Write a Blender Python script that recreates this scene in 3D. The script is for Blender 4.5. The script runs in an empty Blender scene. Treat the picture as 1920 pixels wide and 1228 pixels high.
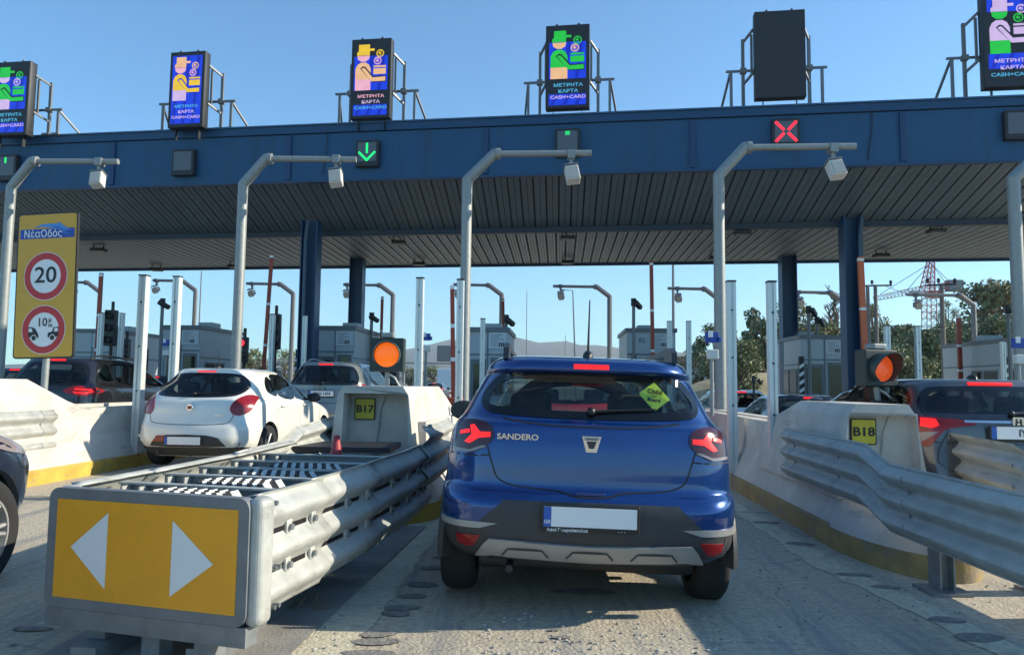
import bpy, bmesh, math, random
import numpy as np
from mathutils import Vector, Matrix
from mathutils.bvhtree import BVHTree
from mathutils.geometry import delaunay_2d_cdt
R = math.radians
S = bpy.context.scene
C = S.collection
# ---------------------------------------------------------------- camera, sky, sun
F = 1387.0; CAMH = 1.32; PITCH = R(4.5); ROLL = 0.012
cd = bpy.data.cameras.new("camera"); cam = bpy.data.objects.new("camera", cd); C.objects.link(cam)
cd.sensor_width = 36; cd.lens = 36 * F / 1920; cd.clip_end = 20000; cd.clip_start = 0.1
CM = Matrix.Rotation(R(90) + PITCH, 3, 'X') @ Matrix.Rotation(ROLL, 3, 'Z')
cam.matrix_world = Matrix.Translation((0, 0, CAMH)) @ CM.to_4x4()
S.camera = cam
SUN_EL = R(25); SUN_AZ = R(86)          # azimuth measured clockwise from +Y (straight ahead)
w = bpy.data.worlds.new("World"); S.world = w; w.use_nodes = True
nt = w.node_tree; bg = nt.nodes['Background']
sky = nt.nodes.new('ShaderNodeTexSky'); sky.sky_type = 'NISHITA'; sky.sun_disc = False
sky.sun_elevation = SUN_EL; sky.sun_rotation = SUN_AZ; sky.altitude = 0
sky.air_density = 1.0; sky.dust_density = 0.0; sky.ozone_density = 3.0
hs_ = nt.nodes.new('ShaderNodeMix'); hs_.data_type = 'RGBA'; hs_.blend_type = 'MULTIPLY'; hs_.inputs[0].default_value = 1; hs_.inputs[7].default_value = (.53, .89, 1.03, 1)
nt.links.new(sky.outputs[0], hs_.inputs[6]); nt.links.new(hs_.outputs[2], bg.inputs[0]); bg.inputs[1].default_value = 0.138
sd = bpy.data.lights.new("sun", 'SUN'); sd.energy = 5.0; sd.angle = R(0.5); sd.color = (1, .90, .72)
sun = bpy.data.objects.new("sun", sd); C.objects.link(sun)
sdir = Vector((math.sin(SUN_AZ) * math.cos(SUN_EL), math.cos(SUN_AZ) * math.cos(SUN_EL), math.sin(SUN_EL)))
sun.rotation_euler = sdir.to_track_quat('Z', 'Y').to_euler(); sun.location = (30, 0, 40)
S.view_settings.view_transform = 'Standard'; S.view_settings.look = 'None'
S.view_settings.exposure = 0.72; S.view_settings.gamma = 1
S.render.engine = 'CYCLES'

def P(px, py, Y=None, Z=None):
    """world point seen at pixel (px,py) of the 1920x1228 photograph, at depth Y or height Z"""
    d = CM @ Vector(((px - 960) / F, (614 - py) / F, -1))
    t = Y / d.y if Y is not None else (Z - CAMH) / d.z
    return Vector((0, 0, CAMH)) + d * t
LANE = R(3.7)                            # heading of the lanes, to the right of straight ahead
ROW = R(8.3)                             # the rows of the plaza run skewed to the lanes
LD = Vector((math.sin(LANE), math.cos(LANE), 0)); LR = Vector((math.cos(LANE), -math.sin(LANE), 0))
RR = Vector((math.cos(ROW), -math.sin(ROW), 0)); RN = Vector((math.sin(ROW), math.cos(ROW), 0))
# ---------------------------------------------------------------- materials
MATS = {}
def mat(name, col, rough=.6, metal=0., var=0., vs=6., bump=0., bs=40., coat=0., emit=None, es=1., spots=None, spec=.5, ior=None):
    if name in MATS: return MATS[name]
    m = bpy.data.materials.new(name); m.use_nodes = True; MATS[name] = m
    n = m.node_tree; b = n.nodes['Principled BSDF']; L = n.links.new
    b.inputs['Base Color'].default_value = (*col, 1); b.inputs['Roughness'].default_value = rough
    b.inputs['Metallic'].default_value = metal; b.inputs['Coat Weight'].default_value = coat
    b.inputs['Coat Roughness'].default_value = .03; b.inputs['Specular IOR Level'].default_value = spec
    tc = n.nodes.new('ShaderNodeTexCoord'); co = tc.outputs['Object']
    if var:
        t = n.nodes.new('ShaderNodeTexNoise'); t.inputs['Scale'].default_value = vs; t.inputs['Detail'].default_value = 7
        t.inputs['Roughness'].default_value = .65; L(co, t.inputs['Vector'])
        r = n.nodes.new('ShaderNodeMapRange'); r.inputs[1].default_value = .3; r.inputs[2].default_value = .7
        r.inputs[3].default_value = 1 - var; r.inputs[4].default_value = 1 + var; L(t.outputs[0], r.inputs[0])
        v = n.nodes.new('ShaderNodeVectorMath'); v.operation = 'SCALE'; v.inputs[0].default_value = col; L(r.outputs[0], v.inputs['Scale'])
        out = v.outputs[0]
        if spots:
            s2 = n.nodes.new('ShaderNodeTexNoise'); s2.inputs['Scale'].default_value = spots[0]; s2.inputs['Detail'].default_value = 9; s2.inputs['Roughness'].default_value = .75
            mp = n.nodes.new('ShaderNodeMapping'); mp.inputs['Scale'].default_value = spots[3] if len(spots) > 3 else (1, 1, 1)
            L(co, mp.inputs[0]); L(mp.outputs[0], s2.inputs['Vector'])
            r2 = n.nodes.new('ShaderNodeMapRange'); r2.inputs[1].default_value = spots[2]; r2.inputs[2].default_value = spots[2] + .12; L(s2.outputs[0], r2.inputs[0])
            mx = n.nodes.new('ShaderNodeMix'); mx.data_type = 'RGBA'; L(r2.outputs[0], mx.inputs[0]); L(out, mx.inputs[6]); mx.inputs[7].default_value = (*spots[1], 1)
            out = mx.outputs[2]
        L(out, b.inputs['Base Color'])
        rr = n.nodes.new('ShaderNodeMapRange'); rr.inputs[3].default_value = max(0, rough - .12); rr.inputs[4].default_value = min(1, rough + .12)
        L(t.outputs[0], rr.inputs[0]); L(rr.outputs[0], b.inputs['Roughness'])
    if bump:
        t = n.nodes.new('ShaderNodeTexNoise'); t.inputs['Scale'].default_value = bs; t.inputs['Detail'].default_value = 6; L(co, t.inputs['Vector'])
        bu = n.nodes.new('ShaderNodeBump'); bu.inputs['Strength'].default_value = bump; bu.inputs['Distance'].default_value = .02
        L(t.outputs[0], bu.inputs['Height']); L(bu.outputs[0], b.inputs['Normal'])
    if emit:
        b.inputs['Emission Color'].default_value = (*emit, 1); b.inputs['Emission Strength'].default_value = es
    return m
def glassmat(name, tint, fac_boost=0.02, rough=.02):
    if name in MATS: return MATS[name]
    m = bpy.data.materials.new(name); m.use_nodes = True; MATS[name] = m; n = m.node_tree; n.nodes.clear(); L = n.links.new
    o = n.nodes.new('ShaderNodeOutputMaterial'); t = n.nodes.new('ShaderNodeBsdfTransparent'); t.inputs[0].default_value = (*tint, 1)
    g = n.nodes.new('ShaderNodeBsdfGlossy'); g.inputs['Roughness'].default_value = rough
    f = n.nodes.new('ShaderNodeFresnel'); ge = n.nodes.new('ShaderNodeNewGeometry'); io = n.nodes.new('ShaderNodeMapRange'); io.inputs[3].default_value = 1.5; io.inputs[4].default_value = 1 / 1.5; L(ge.outputs['Backfacing'], io.inputs[0]); L(io.outputs[0], f.inputs[0]); mx = n.nodes.new('ShaderNodeMixShader')
    a = n.nodes.new('ShaderNodeMath'); a.operation = 'ADD'; a.inputs[1].default_value = fac_boost
    L(f.outputs[0], a.inputs[0]); L(a.outputs[0], mx.inputs[0]); L(t.outputs[0], mx.inputs[1]); L(g.outputs[0], mx.inputs[2]); L(mx.outputs[0], o.inputs[0])
    return m
concrete = mat('weathered concrete', (.53, .495, .44), .88, var=.18, vs=2.2, bump=.35, bs=35, spots=(2.4, (.30, .285, .26), .56, (1.2, .3, 1.6)))
conc_dark = mat('dark concrete', (.27, .26, .24), .9, var=.2, vs=4, bump=.3, bs=60)
yellow_paint = mat('worn yellow kerb paint', (.52, .34, .06), .8, var=.25, vs=4, bump=.2, bs=50, spots=(3.5, (.27, .22, .14), .55, (1, 1, 2)))
red_paint = mat('faded red kerb paint', (.36, .17, .12), .85, var=.3, vs=6, bump=.4, bs=40, spots=(4, (.20, .15, .12), .55))
galv = mat('galvanised steel', (.43, .44, .41), .55, .25, var=.18, vs=6, bump=.5, bs=5, spots=(4, (.27, .255, .22), .56, (1.5, .4, 2.5)))
galv_dark = mat('grimy galvanised steel', (.22, .24, .25), .5, .4, var=.22, vs=9)
galv_pole = mat('galvanised pole steel', (.27, .29, .285), .5, .3, var=.12, vs=12)
alu = mat('pale aluminium profile', (.68, .70, .68), .38, .35, var=.06, vs=8)
blue_clad = mat('blue canopy cladding', (.007, .068, .160), .55, 0, var=.12, vs=.5, spots=(1.6, (.010, .052, .115), .52, (1.5, 1, .12)))
blue_steel = mat('blue painted steel', (.006, .050, .13), .45, 0, var=.08, vs=2)
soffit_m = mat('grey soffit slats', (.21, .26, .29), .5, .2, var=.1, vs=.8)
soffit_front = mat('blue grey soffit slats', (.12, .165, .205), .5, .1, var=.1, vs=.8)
soffit_gap = mat('soffit joint', (.045, .055, .065), .8)
dark_metal = mat('black metal', (.022, .024, .027), .5, .1, var=.12, vs=10)
grey_metal = mat('mid grey metal', (.17, .18, .19), .5, .2, var=.1, vs=8)
black_plastic = mat('black plastic', (.012, .012, .013), .45, var=.1, vs=30)
grey_plastic = mat('dark grey plastic', (.038, .04, .043), .55, var=.15, vs=20, bump=.05, bs=400)
silver_plastic = mat('satin silver plastic', (.33, .33, .32), .4, .3, var=.05, vs=20)
rubber = mat('tyre rubber', (.018, .018, .019), .85, var=.2, vs=25, bump=.1, bs=80)
rim_m = mat('alloy rim', (.30, .31, .32), .3, .8)
rim_dark = mat('dark alloy rim', (.05, .05, .055), .35, .6)
white_box = mat('off white housing', (.62, .62, .58), .5, var=.05)
booth_m = mat('booth panel', (.38, .42, .45), .5, .1, var=.06, vs=1.5)
booth_d = mat('booth frame', (.14, .155, .17), .5, .2, var=.06, vs=1.5)
sign_yellow = mat('yellow sign film', (.62, .34, .03), .45, var=.04, vs=3)
orange_film = mat('amber reflective film', (.82, .36, .018), .4, var=.07, vs=4, spots=(11, (.42, .21, .04), .66, (.5, 1, 3)))
white_film = mat('white reflective film', (.74, .76, .76), .4, var=.03, vs=6)
black_paint = mat('black paint', (.012, .012, .014), .5)
red_film = mat('red sign film', (.50, .02, .025), .45)
blue_film = mat('blue sign film', (.015, .06, .35), .45)
sky_film = mat('light blue sign film', (.06, .25, .60), .45)
red_barrier = mat('red barrier arm paint', (.32, .05, .03), .5, var=.15, vs=4)
chrome = mat('chrome', (.72, .72, .72), .12, 1)
seat_m = mat('dark seat fabric', (.03, .03, .034), .9, var=.2, vs=20)
glass_t = glassmat("tinted car glass", (.80, .86, .84), .0)
glass_d = glassmat('dark car glass', (.42, .46, .46), .0)
glass_c = glassmat('clear car glass', (.72, .80, .78), .0)
glass_b = glassmat('booth glass', (.12, .14, .15), .03)
frit = mat('black glass edge', (.006, .006, .007), .12)
lit_red = mat('lit red lamp', (.45, .01, .01), .35, emit=(1, .012, .008), es=.75, coat=.2)
red_lens = mat('red lens', (.24, .006, .008), .22, coat=.3)
deep_lens = mat('smoked lens', (.055, .006, .009), .16, coat=.35)
clear_lens = mat('clear lens', (.26, .22, .22), .15, coat=.5)
plate_w = mat('plate white', (.80, .80, .80), .4)
plate_b = mat('plate blue', (.02, .10, .42), .4)
amber_lit = mat('lit amber lens', (.7, .18, .01), .3, emit=(1, .13, .004), es=.42, var=.1, vs=60)
amber_half = mat('dim amber lens', (.60, .12, .03), .3, emit=(1, .10, .015), es=.25, var=.2, vs=25)
sig_red = mat('lit red signal', (.6, .02, .02), .3, emit=(1, .015, .04), es=1.2)
sig_green = mat('lit green signal', (.02, .5, .1), .3, emit=(.01, .9, .18), es=.8)
# ---------------------------------------------------------------- mesh helpers
class MB:
    def __init__(s): s.v = []; s.f = []; s.m = []; s.mats = []; s.sm = []
    def mi(s, m):
        if m not in s.mats: s.mats.append(m)
        return s.mats.index(m)
    def add(s, vs, fs, m, smooth=False):
        o = len(s.v); s.v += [Vector(v) for v in vs]; k = s.mi(m)
        for f in fs: s.f.append([i + o for i in f]); s.m.append(k); s.sm.append(smooth)
        return s
    def box(s, c, d, m, rz=0, M=None):
        x, y, z = [a / 2 for a in d]
        vs = [Vector((sx * x, sy * y, sz * z)) for sx in (-1, 1) for sy in (-1, 1) for sz in (-1, 1)]
        T = M if M is not None else Matrix.Translation(c) @ Matrix.Rotation(rz, 4, 'Z')
        return s.add([T @ v for v in vs], [(0, 1, 3, 2), (4, 6, 7, 5), (0, 4, 5, 1), (2, 3, 7, 6), (0, 2, 6, 4), (1, 5, 7, 3)], m)
    def bev(s, c, d, m, b=.01, rz=0, M=None, seg=2):
        bm = bmesh.new(); bmesh.ops.create_cube(bm, size=1)
        bmesh.ops.scale(bm, vec=d, verts=bm.verts)
        bmesh.ops.bevel(bm, geom=bm.edges[:], offset=b, segments=seg, affect='EDGES', profile=.5)
        T = M if M is not None else Matrix.Translation(c) @ Matrix.Rotation(rz, 4, 'Z')
        bm.verts.index_update(); bm.verts.ensure_lookup_table()
        s.add([T @ v.co for v in bm.verts], [[v.index for v in f.verts] for f in bm.faces], m, False); bm.free(); return s
    def cyl(s, a, b, r, m, n=16, r2=None, cap=True):
        a = Vector(a); b = Vector(b); r2 = r if r2 is None else r2
        d = (b - a).normalized(); u = d.orthogonal().normalized(); v = d.cross(u)
        vs = []
        for i in range(n):
            t = 2 * math.pi * i / n; e = u * math.cos(t) + v * math.sin(t); vs += [a + e * r, b + e * r2]
        fs = [(2 * i, 2 * ((i + 1) % n), 2 * ((i + 1) % n) + 1, 2 * i + 1) for i in range(n)]
        s.add(vs, fs, m, True)
        if cap:
            o = len(s.v) - 2 * n; k = s.mi(m)
            s.f.append([o + 2 * i for i in range(n)][::-1]); s.m.append(k); s.sm.append(False)
            s.f.append([o + 2 * i + 1 for i in range(n)]); s.m.append(k); s.sm.append(False)
        return s
    def bar(s, a, b, wd, hd, m):
        a = Vector(a); b = Vector(b); d = b - a; L = d.length; d.normalize()
        up = Vector((0, 0, 1)) if abs(d.z) < .95 else Vector((0, 1, 0))
        x = d.cross(up).normalized(); z = x.cross(d)
        M = Matrix((x, d, z)).transposed().to_4x4(); M.translation = (a + b) / 2
        return s.box(None, (wd, L, hd), m, M=M)
    def tube(s, pts, r, m, n=12):
        pts = [Vector(p) for p in pts]
        for i in range(len(pts) - 1):
            s.cyl(pts[i], pts[i + 1], r, m, n)
            if i: s.sphere(pts[i], r * 1.0, m, n, 6)
        return s
    def sphere(s, c, r, m, n=14, k=8, sc=(1, 1, 1)):
        vs = []; fs = []
        for i in range(k + 1):
            p = math.pi * i / k
            for j in range(n):
                t = 2 * math.pi * j / n; vs.append(Vector(c) + Vector((r * sc[0] * math.sin(p) * math.cos(t), r * sc[1] * math.sin(p) * math.sin(t), r * sc[2] * math.cos(p))))
        for i in range(k):
            for j in range(n): fs.append((i * n + j, i * n + (j + 1) % n, (i + 1) * n + (j + 1) % n, (i + 1) * n + j))
        return s.add(vs, fs, m, True)
    def prism(s, poly, a, b, m, M=None, mcap=None):
        """poly (u,v) extruded from depth a to b: local (u, depth, v)"""
        n = len(poly); T = M or Matrix.Identity(4)
        vs = [T @ Vector((u, a, v)) for u, v in poly] + [T @ Vector((u, b, v)) for u, v in poly]
        fs = [(i, (i + 1) % n, n + (i + 1) % n, n + i) for i in range(n)]
        s.add(vs, fs, m); o = len(s.v) - 2 * n; k = s.mi(mcap or m)
        s.f.append([o + i for i in range(n)]); s.m.append(k); s.sm.append(False)
        s.f.append([o + n + i for i in range(n)][::-1]); s.m.append(k); s.sm.append(False)
        return s
    def lathe(s, prof, c, axis, m, n=28, smooth=True):
        """prof: list (r, t) along axis through c"""
        axis = Vector(axis).normalized(); u = axis.orthogonal().normalized(); v = axis.cross(u); vs = []; k = len(prof)
        for i in range(n):
            t = 2 * math.pi * i / n; e = u * math.cos(t) + v * math.sin(t)
            vs += [Vector(c) + e * r + axis * a for r, a in prof]
        fs = [(i * k + j, ((i + 1) % n) * k + j, ((i + 1) % n) * k + j + 1, i * k + j + 1) for i in range(n) for j in range(k - 1)]
        return s.add(vs, fs, m, smooth)
    def build(s, name, parent=None, recalc=True, autosm=35):
        me = bpy.data.meshes.new(name)
        inv = WM[parent].inverted() if parent is not None else Matrix.Identity(4)
        me.from_pydata([inv @ v for v in s.v], [], s.f)
        for m in s.mats: me.materials.append(m)
        me.polygons.foreach_set('material_index', s.m); me.polygons.foreach_set('use_smooth', s.sm)
        if recalc:
            bm = bmesh.new(); bm.from_mesh(me); bmesh.ops.recalc_face_normals(bm, faces=bm.faces); bm.to_mesh(me); bm.free()
        me.set_sharp_from_angle(angle=R(autosm)) if any(s.sm) else None
        o = bpy.data.objects.new(name, me); C.objects.link(o)
        if parent is not None: o.parent = parent; WM[o] = WM[parent]
        else: WM[o] = Matrix.Identity(4)
        return o
WM = {}
def thing(name, label, cat, loc=(0, 0, 0), rz=0, group=None, rot=None):
    o = bpy.data.objects.new(name, None); C.objects.link(o); o.empty_display_size = .2
    o.location = loc; o.rotation_euler = rot or (0, 0, rz); o['label'] = label; o['category'] = cat
    if group: o['group'] = group
    WM[o] = Matrix.Translation(loc) @ o.rotation_euler.to_matrix().to_4x4()
    return o
def tag(o, label, cat, group=None):
    o['label'] = label; o['category'] = cat
    if group: o['group'] = group
    return o
def struct(o, kind='structure'): o['kind'] = kind; return o
def recenter(o):
    """put the origin of a single-mesh thing at its base"""
    co = [v.co for v in o.data.vertices]; c = Vector(((min(v.x for v in co) + max(v.x for v in co)) / 2, (min(v.y for v in co) + max(v.y for v in co)) / 2, min(v.z for v in co)))
    o.data.transform(Matrix.Translation(-c)); o.location = c; return o
def copy_tree(o, parent=None):
    c = o.copy(); C.objects.link(c)
    if parent is not None: c.parent = parent
    for ch in list(o.children): copy_tree(ch, c)
    return c
def text(body, size, m, parent, M, name='lettering', ext=.001, align='CENTER', wide=1., bold=0, shear=0):
    cu = bpy.data.curves.new('t', 'FONT'); cu.body = body; cu.size = size; cu.extrude = ext; cu.align_x = align; cu.align_y = 'CENTER'
    cu.offset = bold; cu.shear = shear; cu.resolution_u = 3
    o = bpy.data.objects.new('t', cu); C.objects.link(o)
    me = bpy.data.meshes.new_from_object(o.evaluated_get(bpy.context.evaluated_depsgraph_get())); bpy.data.objects.remove(o)
    me.name = name; me.transform(Matrix.Diagonal((wide, 1, 1, 1))); me.materials.clear(); me.materials.append(m)
    me.transform(WM[parent].inverted() @ M)
    q = bpy.data.objects.new(name, me); C.objects.link(q); q.parent = parent; WM[q] = WM[parent]; return q
def face_M(o, rz=0):
    """text/poly plane facing the camera side (-Y): local x right, local y up"""
    return Matrix.Translation(o) @ Matrix.Rotation(rz, 4, 'Z') @ Matrix.Rotation(R(90), 4, 'X')
def circ(cx, cy, r, n=32, ry=None): return [(cx + r * math.cos(2 * math.pi * i / n), cy + (ry or r) * math.sin(2 * math.pi * i / n)) for i in range(n)]
def rrect(x0, y0, x1, y1, r, n=5):
    out = []
    for cx, cy, a in ((x1 - r, y1 - r, 0), (x0 + r, y1 - r, 90), (x0 + r, y0 + r, 180), (x1 - r, y0 + r, 270)):
        for i in range(n + 1): t = R(a + 90 * i / n); out.append((cx + r * math.cos(t), cy + r * math.sin(t)))
    return out
def ring_poly(mb, cx, cy, r0, r1, y, m, M, n=40, t=.002):
    vs = []; fs = []
    for i in range(n):
        a = 2 * math.pi * i / n
        for r in (r0, r1): vs.append(M @ Vector((cx + r * math.cos(a), y, cy + r * math.sin(a))))
    for i in range(n): j = (i + 1) % n; fs.append((2 * i, 2 * i + 1, 2 * j + 1, 2 * j))
    mb.add(vs, fs, m)
# ---------------------------------------------------------------- the car builder
def mono(keys, sub):
    k = np.array(keys, float); n = len(k); out = []
    d = np.diff(k, axis=0); t = np.zeros_like(k)
    for i in range(1, n - 1):
        a = d[i - 1]; b = d[i]; ok = (a * b) > 0; t[i] = np.where(ok, 2 * a * b / np.where(ok, a + b, 1), 0)
    t[0] = d[0]; t[-1] = d[-1]
    for i in range(n - 1):
        for j in range(sub):
            s = j / sub; h = (2*s**3-3*s**2+1, s**3-2*s**2+s, -2*s**3+3*s**2, s**3-s**2)
            out.append(h[0]*k[i] + h[1]*t[i] + h[2]*k[i+1] + h[3]*t[i+1])
    out.append(k[-1]); return out
def shell(keys, sub, rr=.30, rf=.55, bow=.10, ct=.05, shrink=0.):
    rows = []
    for (z, w_, yr, yf) in mono(keys, sub):
        w_ = max(w_ - shrink, .01); yr += shrink; yf -= shrink
        r = min(rr, w_ * .55); r_f = min(rf, w_ * .6); bw = bow * min(1, w_ / .6); pts = []
        L = (yf - yr) / 2
        if L < .02: L = .02; yf = yr + .04
        bw = min(bw, L * .3)
        for i in range(9): x = (w_ - r) * i / 9; pts.append((x, yr + bw * (x / w_) ** 2))
        y1 = yr + bw * ((w_ - r) / w_) ** 2
        for i in range(8): t = math.pi / 2 * i / 7; pts.append((w_ - r + r * math.sin(t), y1 + min(r * 1.15, L * .5) * (1 - math.cos(t))))
        ya = pts[-1][1]; bf = min(.16, L * .3); y2 = yf - bf * ((w_ - r_f) / w_) ** 2; yb = y2 - min(r_f * 1.1, L * .5)
        for i in range(1, 15): pts.append((w_, ya + (yb - ya) * i / 15))
        for i in range(7): t = math.pi / 2 * i / 6; pts.append((w_ - r_f + r_f * math.cos(t), yb + (y2 - yb) * math.sin(t)))
        for i in range(1, 9): x = (w_ - r_f) * (1 - i / 8); pts.append((x, yf - bf * (x / w_) ** 2))
        ym = (yr + yf) / 2; pts = [(x * (1 - ct * abs((y - ym) / L) ** 3), y) for x, y in pts]
        full = pts + [(-x, y) for x, y in pts[-2:0:-1]]
        rows.append([(x, y, z) for x, y in full])
    n = len(rows[0]); v = [p for r_ in rows for p in r_]; f = []
    for i in range(len(rows) - 1):
        for j in range(n): f.append((i * n + j, i * n + (j + 1) % n, (i + 1) * n + (j + 1) % n, (i + 1) * n + j))
    f.append(list(range(n))[::-1]); o = (len(rows) - 1) * n
    cidx = len(v); v.append((0, (rows[-1][0][1] + rows[-1][n // 2][1]) / 2, rows[-1][0][2] + .001))
    for j in range(n): f.append((o + j, o + (j + 1) % n, cidx))
    return v, f
def smooth_poly(p, k=4):
    n = len(p); out = []
    for i in range(n):
        a, b, c, d = [Vector(p[(i + q) % n]) for q in (-1, 0, 1, 2)]
        for j in range(k):
            t = j / k; out.append(tuple(.5 * ((2 * b) + (c - a) * t + (2 * a - 5 * b + 4 * c - d) * t * t + (3 * b - a - 3 * c + d) * t ** 3)))
    return out
def scale_poly(p, d):
    """inset a polygon by d"""
    n = len(p); out = []; A = sum(p[i][0] * p[(i + 1) % n][1] - p[(i + 1) % n][0] * p[i][1] for i in range(n)); sg = 1 if A > 0 else -1
    for i in range(n):
        a, b, c = Vector(p[i - 1]), Vector(p[i]), Vector(p[(i + 1) % n]); u = (b - a); v = (c - b)
        if u.length < 1e-6 or v.length < 1e-6: out.append(tuple(b)); continue
        u.normalize(); v.normalize(); nn = Vector((-(u + v).y, (u + v).x))
        nn = nn.normalized() * sg if nn.length > 1e-6 else Vector((0, 0)); out.append((b.x + nn.x * d, b.y + nn.y * d))
    return out
class Car:
    def __init__(s, root, keys, sub=4, **kw):
        s.root = root; v, f = shell(keys, sub, **kw); s.v = v; s.f = f
        s.bvh = BVHTree.FromPolygons([Vector(p) for p in v], f); s.keys = keys; s.kw = kw; s.sub = sub; s.W = WM[root]
    def hit(s, u, v, mode, sgn=1):
        if mode == 'rear': o = Vector((u, -3, v)); d = Vector((0, 1, 0))
        elif mode == 'front': o = Vector((u, 9, v)); d = Vector((0, -1, 0))
        else: o = Vector((3 * sgn, u, v)); d = Vector((-sgn, 0, 0))
        h = s.bvh.ray_cast(o, d)
        if h[0] is None: h = s.bvh.find_nearest(o + d * (3 if mode != 'front' else 5))
        p, n = h[0], h[1]
        if n.dot(d) > 0: n = -n
        return p, n
    def patch(s, name, poly, m, mode='rear', sgn=1, off=.004, step=.035, parent=None, sm=True, k=4, sk=.006, mirror=False):
        if sm: poly = smooth_poly(poly, k)
        mb = MB(); 
        for mir in ((1, -1) if mirror else (1,)):
            s._patch(mb, [(x * mir, z) for x, z in poly], m, mode, sgn, off, step, sk)
        return s.fin(mb, name, parent)
    def fin(s, mb, name, parent=None):
        mb.v = [s.W @ v for v in mb.v]; return mb.build(name, parent or s.root, recalc=False)
    def _patch(s, mb, poly, m, mode, sgn, off, step, sk=.006):
        out = []
        for i in range(len(poly)):
            a = Vector(poly[i]); b = Vector(poly[(i + 1) % len(poly)]); q = max(1, int((b - a).length / step))
            for j in range(q): out.append(a.lerp(b, j / q))
        n = len(out); xs = [p.x for p in out]; ys = [p.y for p in out]; pts = list(out)
        def inside(x, y):
            c = False
            for i in range(n):
                a, b = out[i], out[(i + 1) % n]
                if (a.y > y) != (b.y > y) and x < (b.x - a.x) * (y - a.y) / (b.y - a.y) + a.x: c = not c
            return c
        gx = np.arange(min(xs) + step / 2, max(xs), step); gy = np.arange(min(ys) + step / 2, max(ys), step)
        for x in gx:
            for y in gy:
                if inside(x, y) and min((Vector((x, y)) - p).length for p in out) > step * .4: pts.append(Vector((float(x), float(y))))
        r = delaunay_2d_cdt(pts, [], [list(range(n))], 1, 1e-5)
        V = []; N = []
        for p in r[0]:
            h, nn = s.hit(p.x, p.y, mode, sgn); V.append(h + nn * off); N.append(nn)
        cnt = {}
        F_ = []
        for f in r[2]:
            f = list(f); a, b, c = V[f[0]], V[f[1]], V[f[2]]
            if (b - a).cross(c - a).dot(N[f[0]]) < 0: f = f[::-1]
            F_.append(f)
            for i in range(len(f)): e = (f[i], f[(i + 1) % len(f)]); cnt[e] = 1
        k = len(V); V2 = [v - nn * (off + sk) for v, nn in zip(V, N)]; SK = []
        for (a, b) in cnt:
            if (b, a) not in cnt: SK.append((b, a, k + a, k + b))
        mb.add(V, F_, m, True)
        mb.add(V + V2, SK, m, False)
    def strip(s, mb, pts, wd, m, mode='rear', sgn=1, off=.0015, sm=4, closed=False):
        p = [Vector(q) for q in pts]
        if sm > 1:
            o = []; n = len(p)
            for i in range(n - 1 if not closed else n):
                a = p[i - 1] if (i or closed) else p[0]; b = p[i]; c = p[(i + 1) % n]; d = p[(i + 2) % n] if (i + 2 < n or closed) else p[-1]
                for j in range(sm): t = j / sm; o.append(.5 * ((2 * b) + (c - a) * t + (2 * a - 5 * b + 4 * c - d) * t * t + (3 * b - a - 3 * c + d) * t ** 3))
            if not closed: o.append(p[-1])
            p = o
        q = []
        for i in range(len(p) - 1):
            k = max(1, int((p[i + 1] - p[i]).length / .04)); q += [p[i].lerp(p[i + 1], j / k) for j in range(k)]
        q.append(p[-1]); 
        if closed: q.append(p[0])
        vs = []
        for i, c in enumerate(q):
            a = q[max(0, i - 1)]; b = q[min(len(q) - 1, i + 1)]; d = (b - a); d = d.normalized() if d.length > 0 else Vector((1, 0)); nn = Vector((-d.y, d.x)) * wd / 2
            for e in (c + nn, c - nn): h, hn = s.hit(e.x, e.y, mode, sgn); vs.append(h + hn * off)
        mb.add(vs, [(2 * i, 2 * i + 1, 2 * i + 3, 2 * i + 2) for i in range(len(q) - 1)], m, True)
    def body(s, m, cuts, wheels, wr, ftrack=.0, inner=None, prims=None):
        """boolean the window openings and the wheel arches out of a hollow shell"""
        inner = inner or seat_m
        mb = MB(); mb.add(s.v, s.f, m, True)
        ik = [tuple(k) for k in s.keys]
        ik[0] = (ik[0][0] + .05,) + ik[0][1:]
        v2, f2 = shell([(z if i < len(ik) - 2 else z - .03, a, b, c) for i, (z, a, b, c) in enumerate(ik)], s.sub, shrink=.05, **s.kw)
        mb.add(v2, [f[::-1] for f in f2], inner, True)
        me = bpy.data.meshes.new('b'); me.from_pydata(mb.v, [], mb.f)
        for q in mb.mats: me.materials.append(q)
        me.polygons.foreach_set('material_index', mb.m); me.polygons.foreach_set('use_smooth', [True] * len(mb.f))
        o = bpy.data.objects.new('body', me); C.objects.link(o)
        cm = MB()
        for mode, poly, a, b in cuts:
            if mode == 'side': cm.prism([(y, z) for y, z in poly], a, b, black_plastic, M=Matrix(((0, 1, 0, 0), (1, 0, 0, 0), (0, 0, 1, 0), (0, 0, 0, 1))))
            else: cm.prism(poly, a, b, black_plastic)
        objs = []
        k = 0
        for y in wheels:
            for sg in (-1, 1): cm.cyl((sg * .55, y, wr), (sg * 1.3, y, wr), wr + .055, black_plastic, 40)
        c = cm.build('cut'); c.data.materials.clear(); c.data.materials.append(inner)
        # separate cutter islands are all unioned by the exact solver
        md = o.modifiers.new('b', 'BOOLEAN'); md.operation = 'DIFFERENCE'; md.object = c; md.solver = 'EXACT'; md.use_self = True
        bpy.context.view_layer.update()
        me2 = bpy.data.meshes.new_from_object(o.evaluated_get(bpy.context.evaluated_depsgraph_get()))
        o.modifiers.clear(); o.data = me2; me2.name = 'body'; bpy.data.objects.remove(c)
        me2.set_sharp_from_angle(angle=R(38))
        me2.transform(WM[s.root].inverted() @ s.W); o.parent = s.root; WM[o] = WM[s.root]
        return o
    def b(s): return MB()
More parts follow.
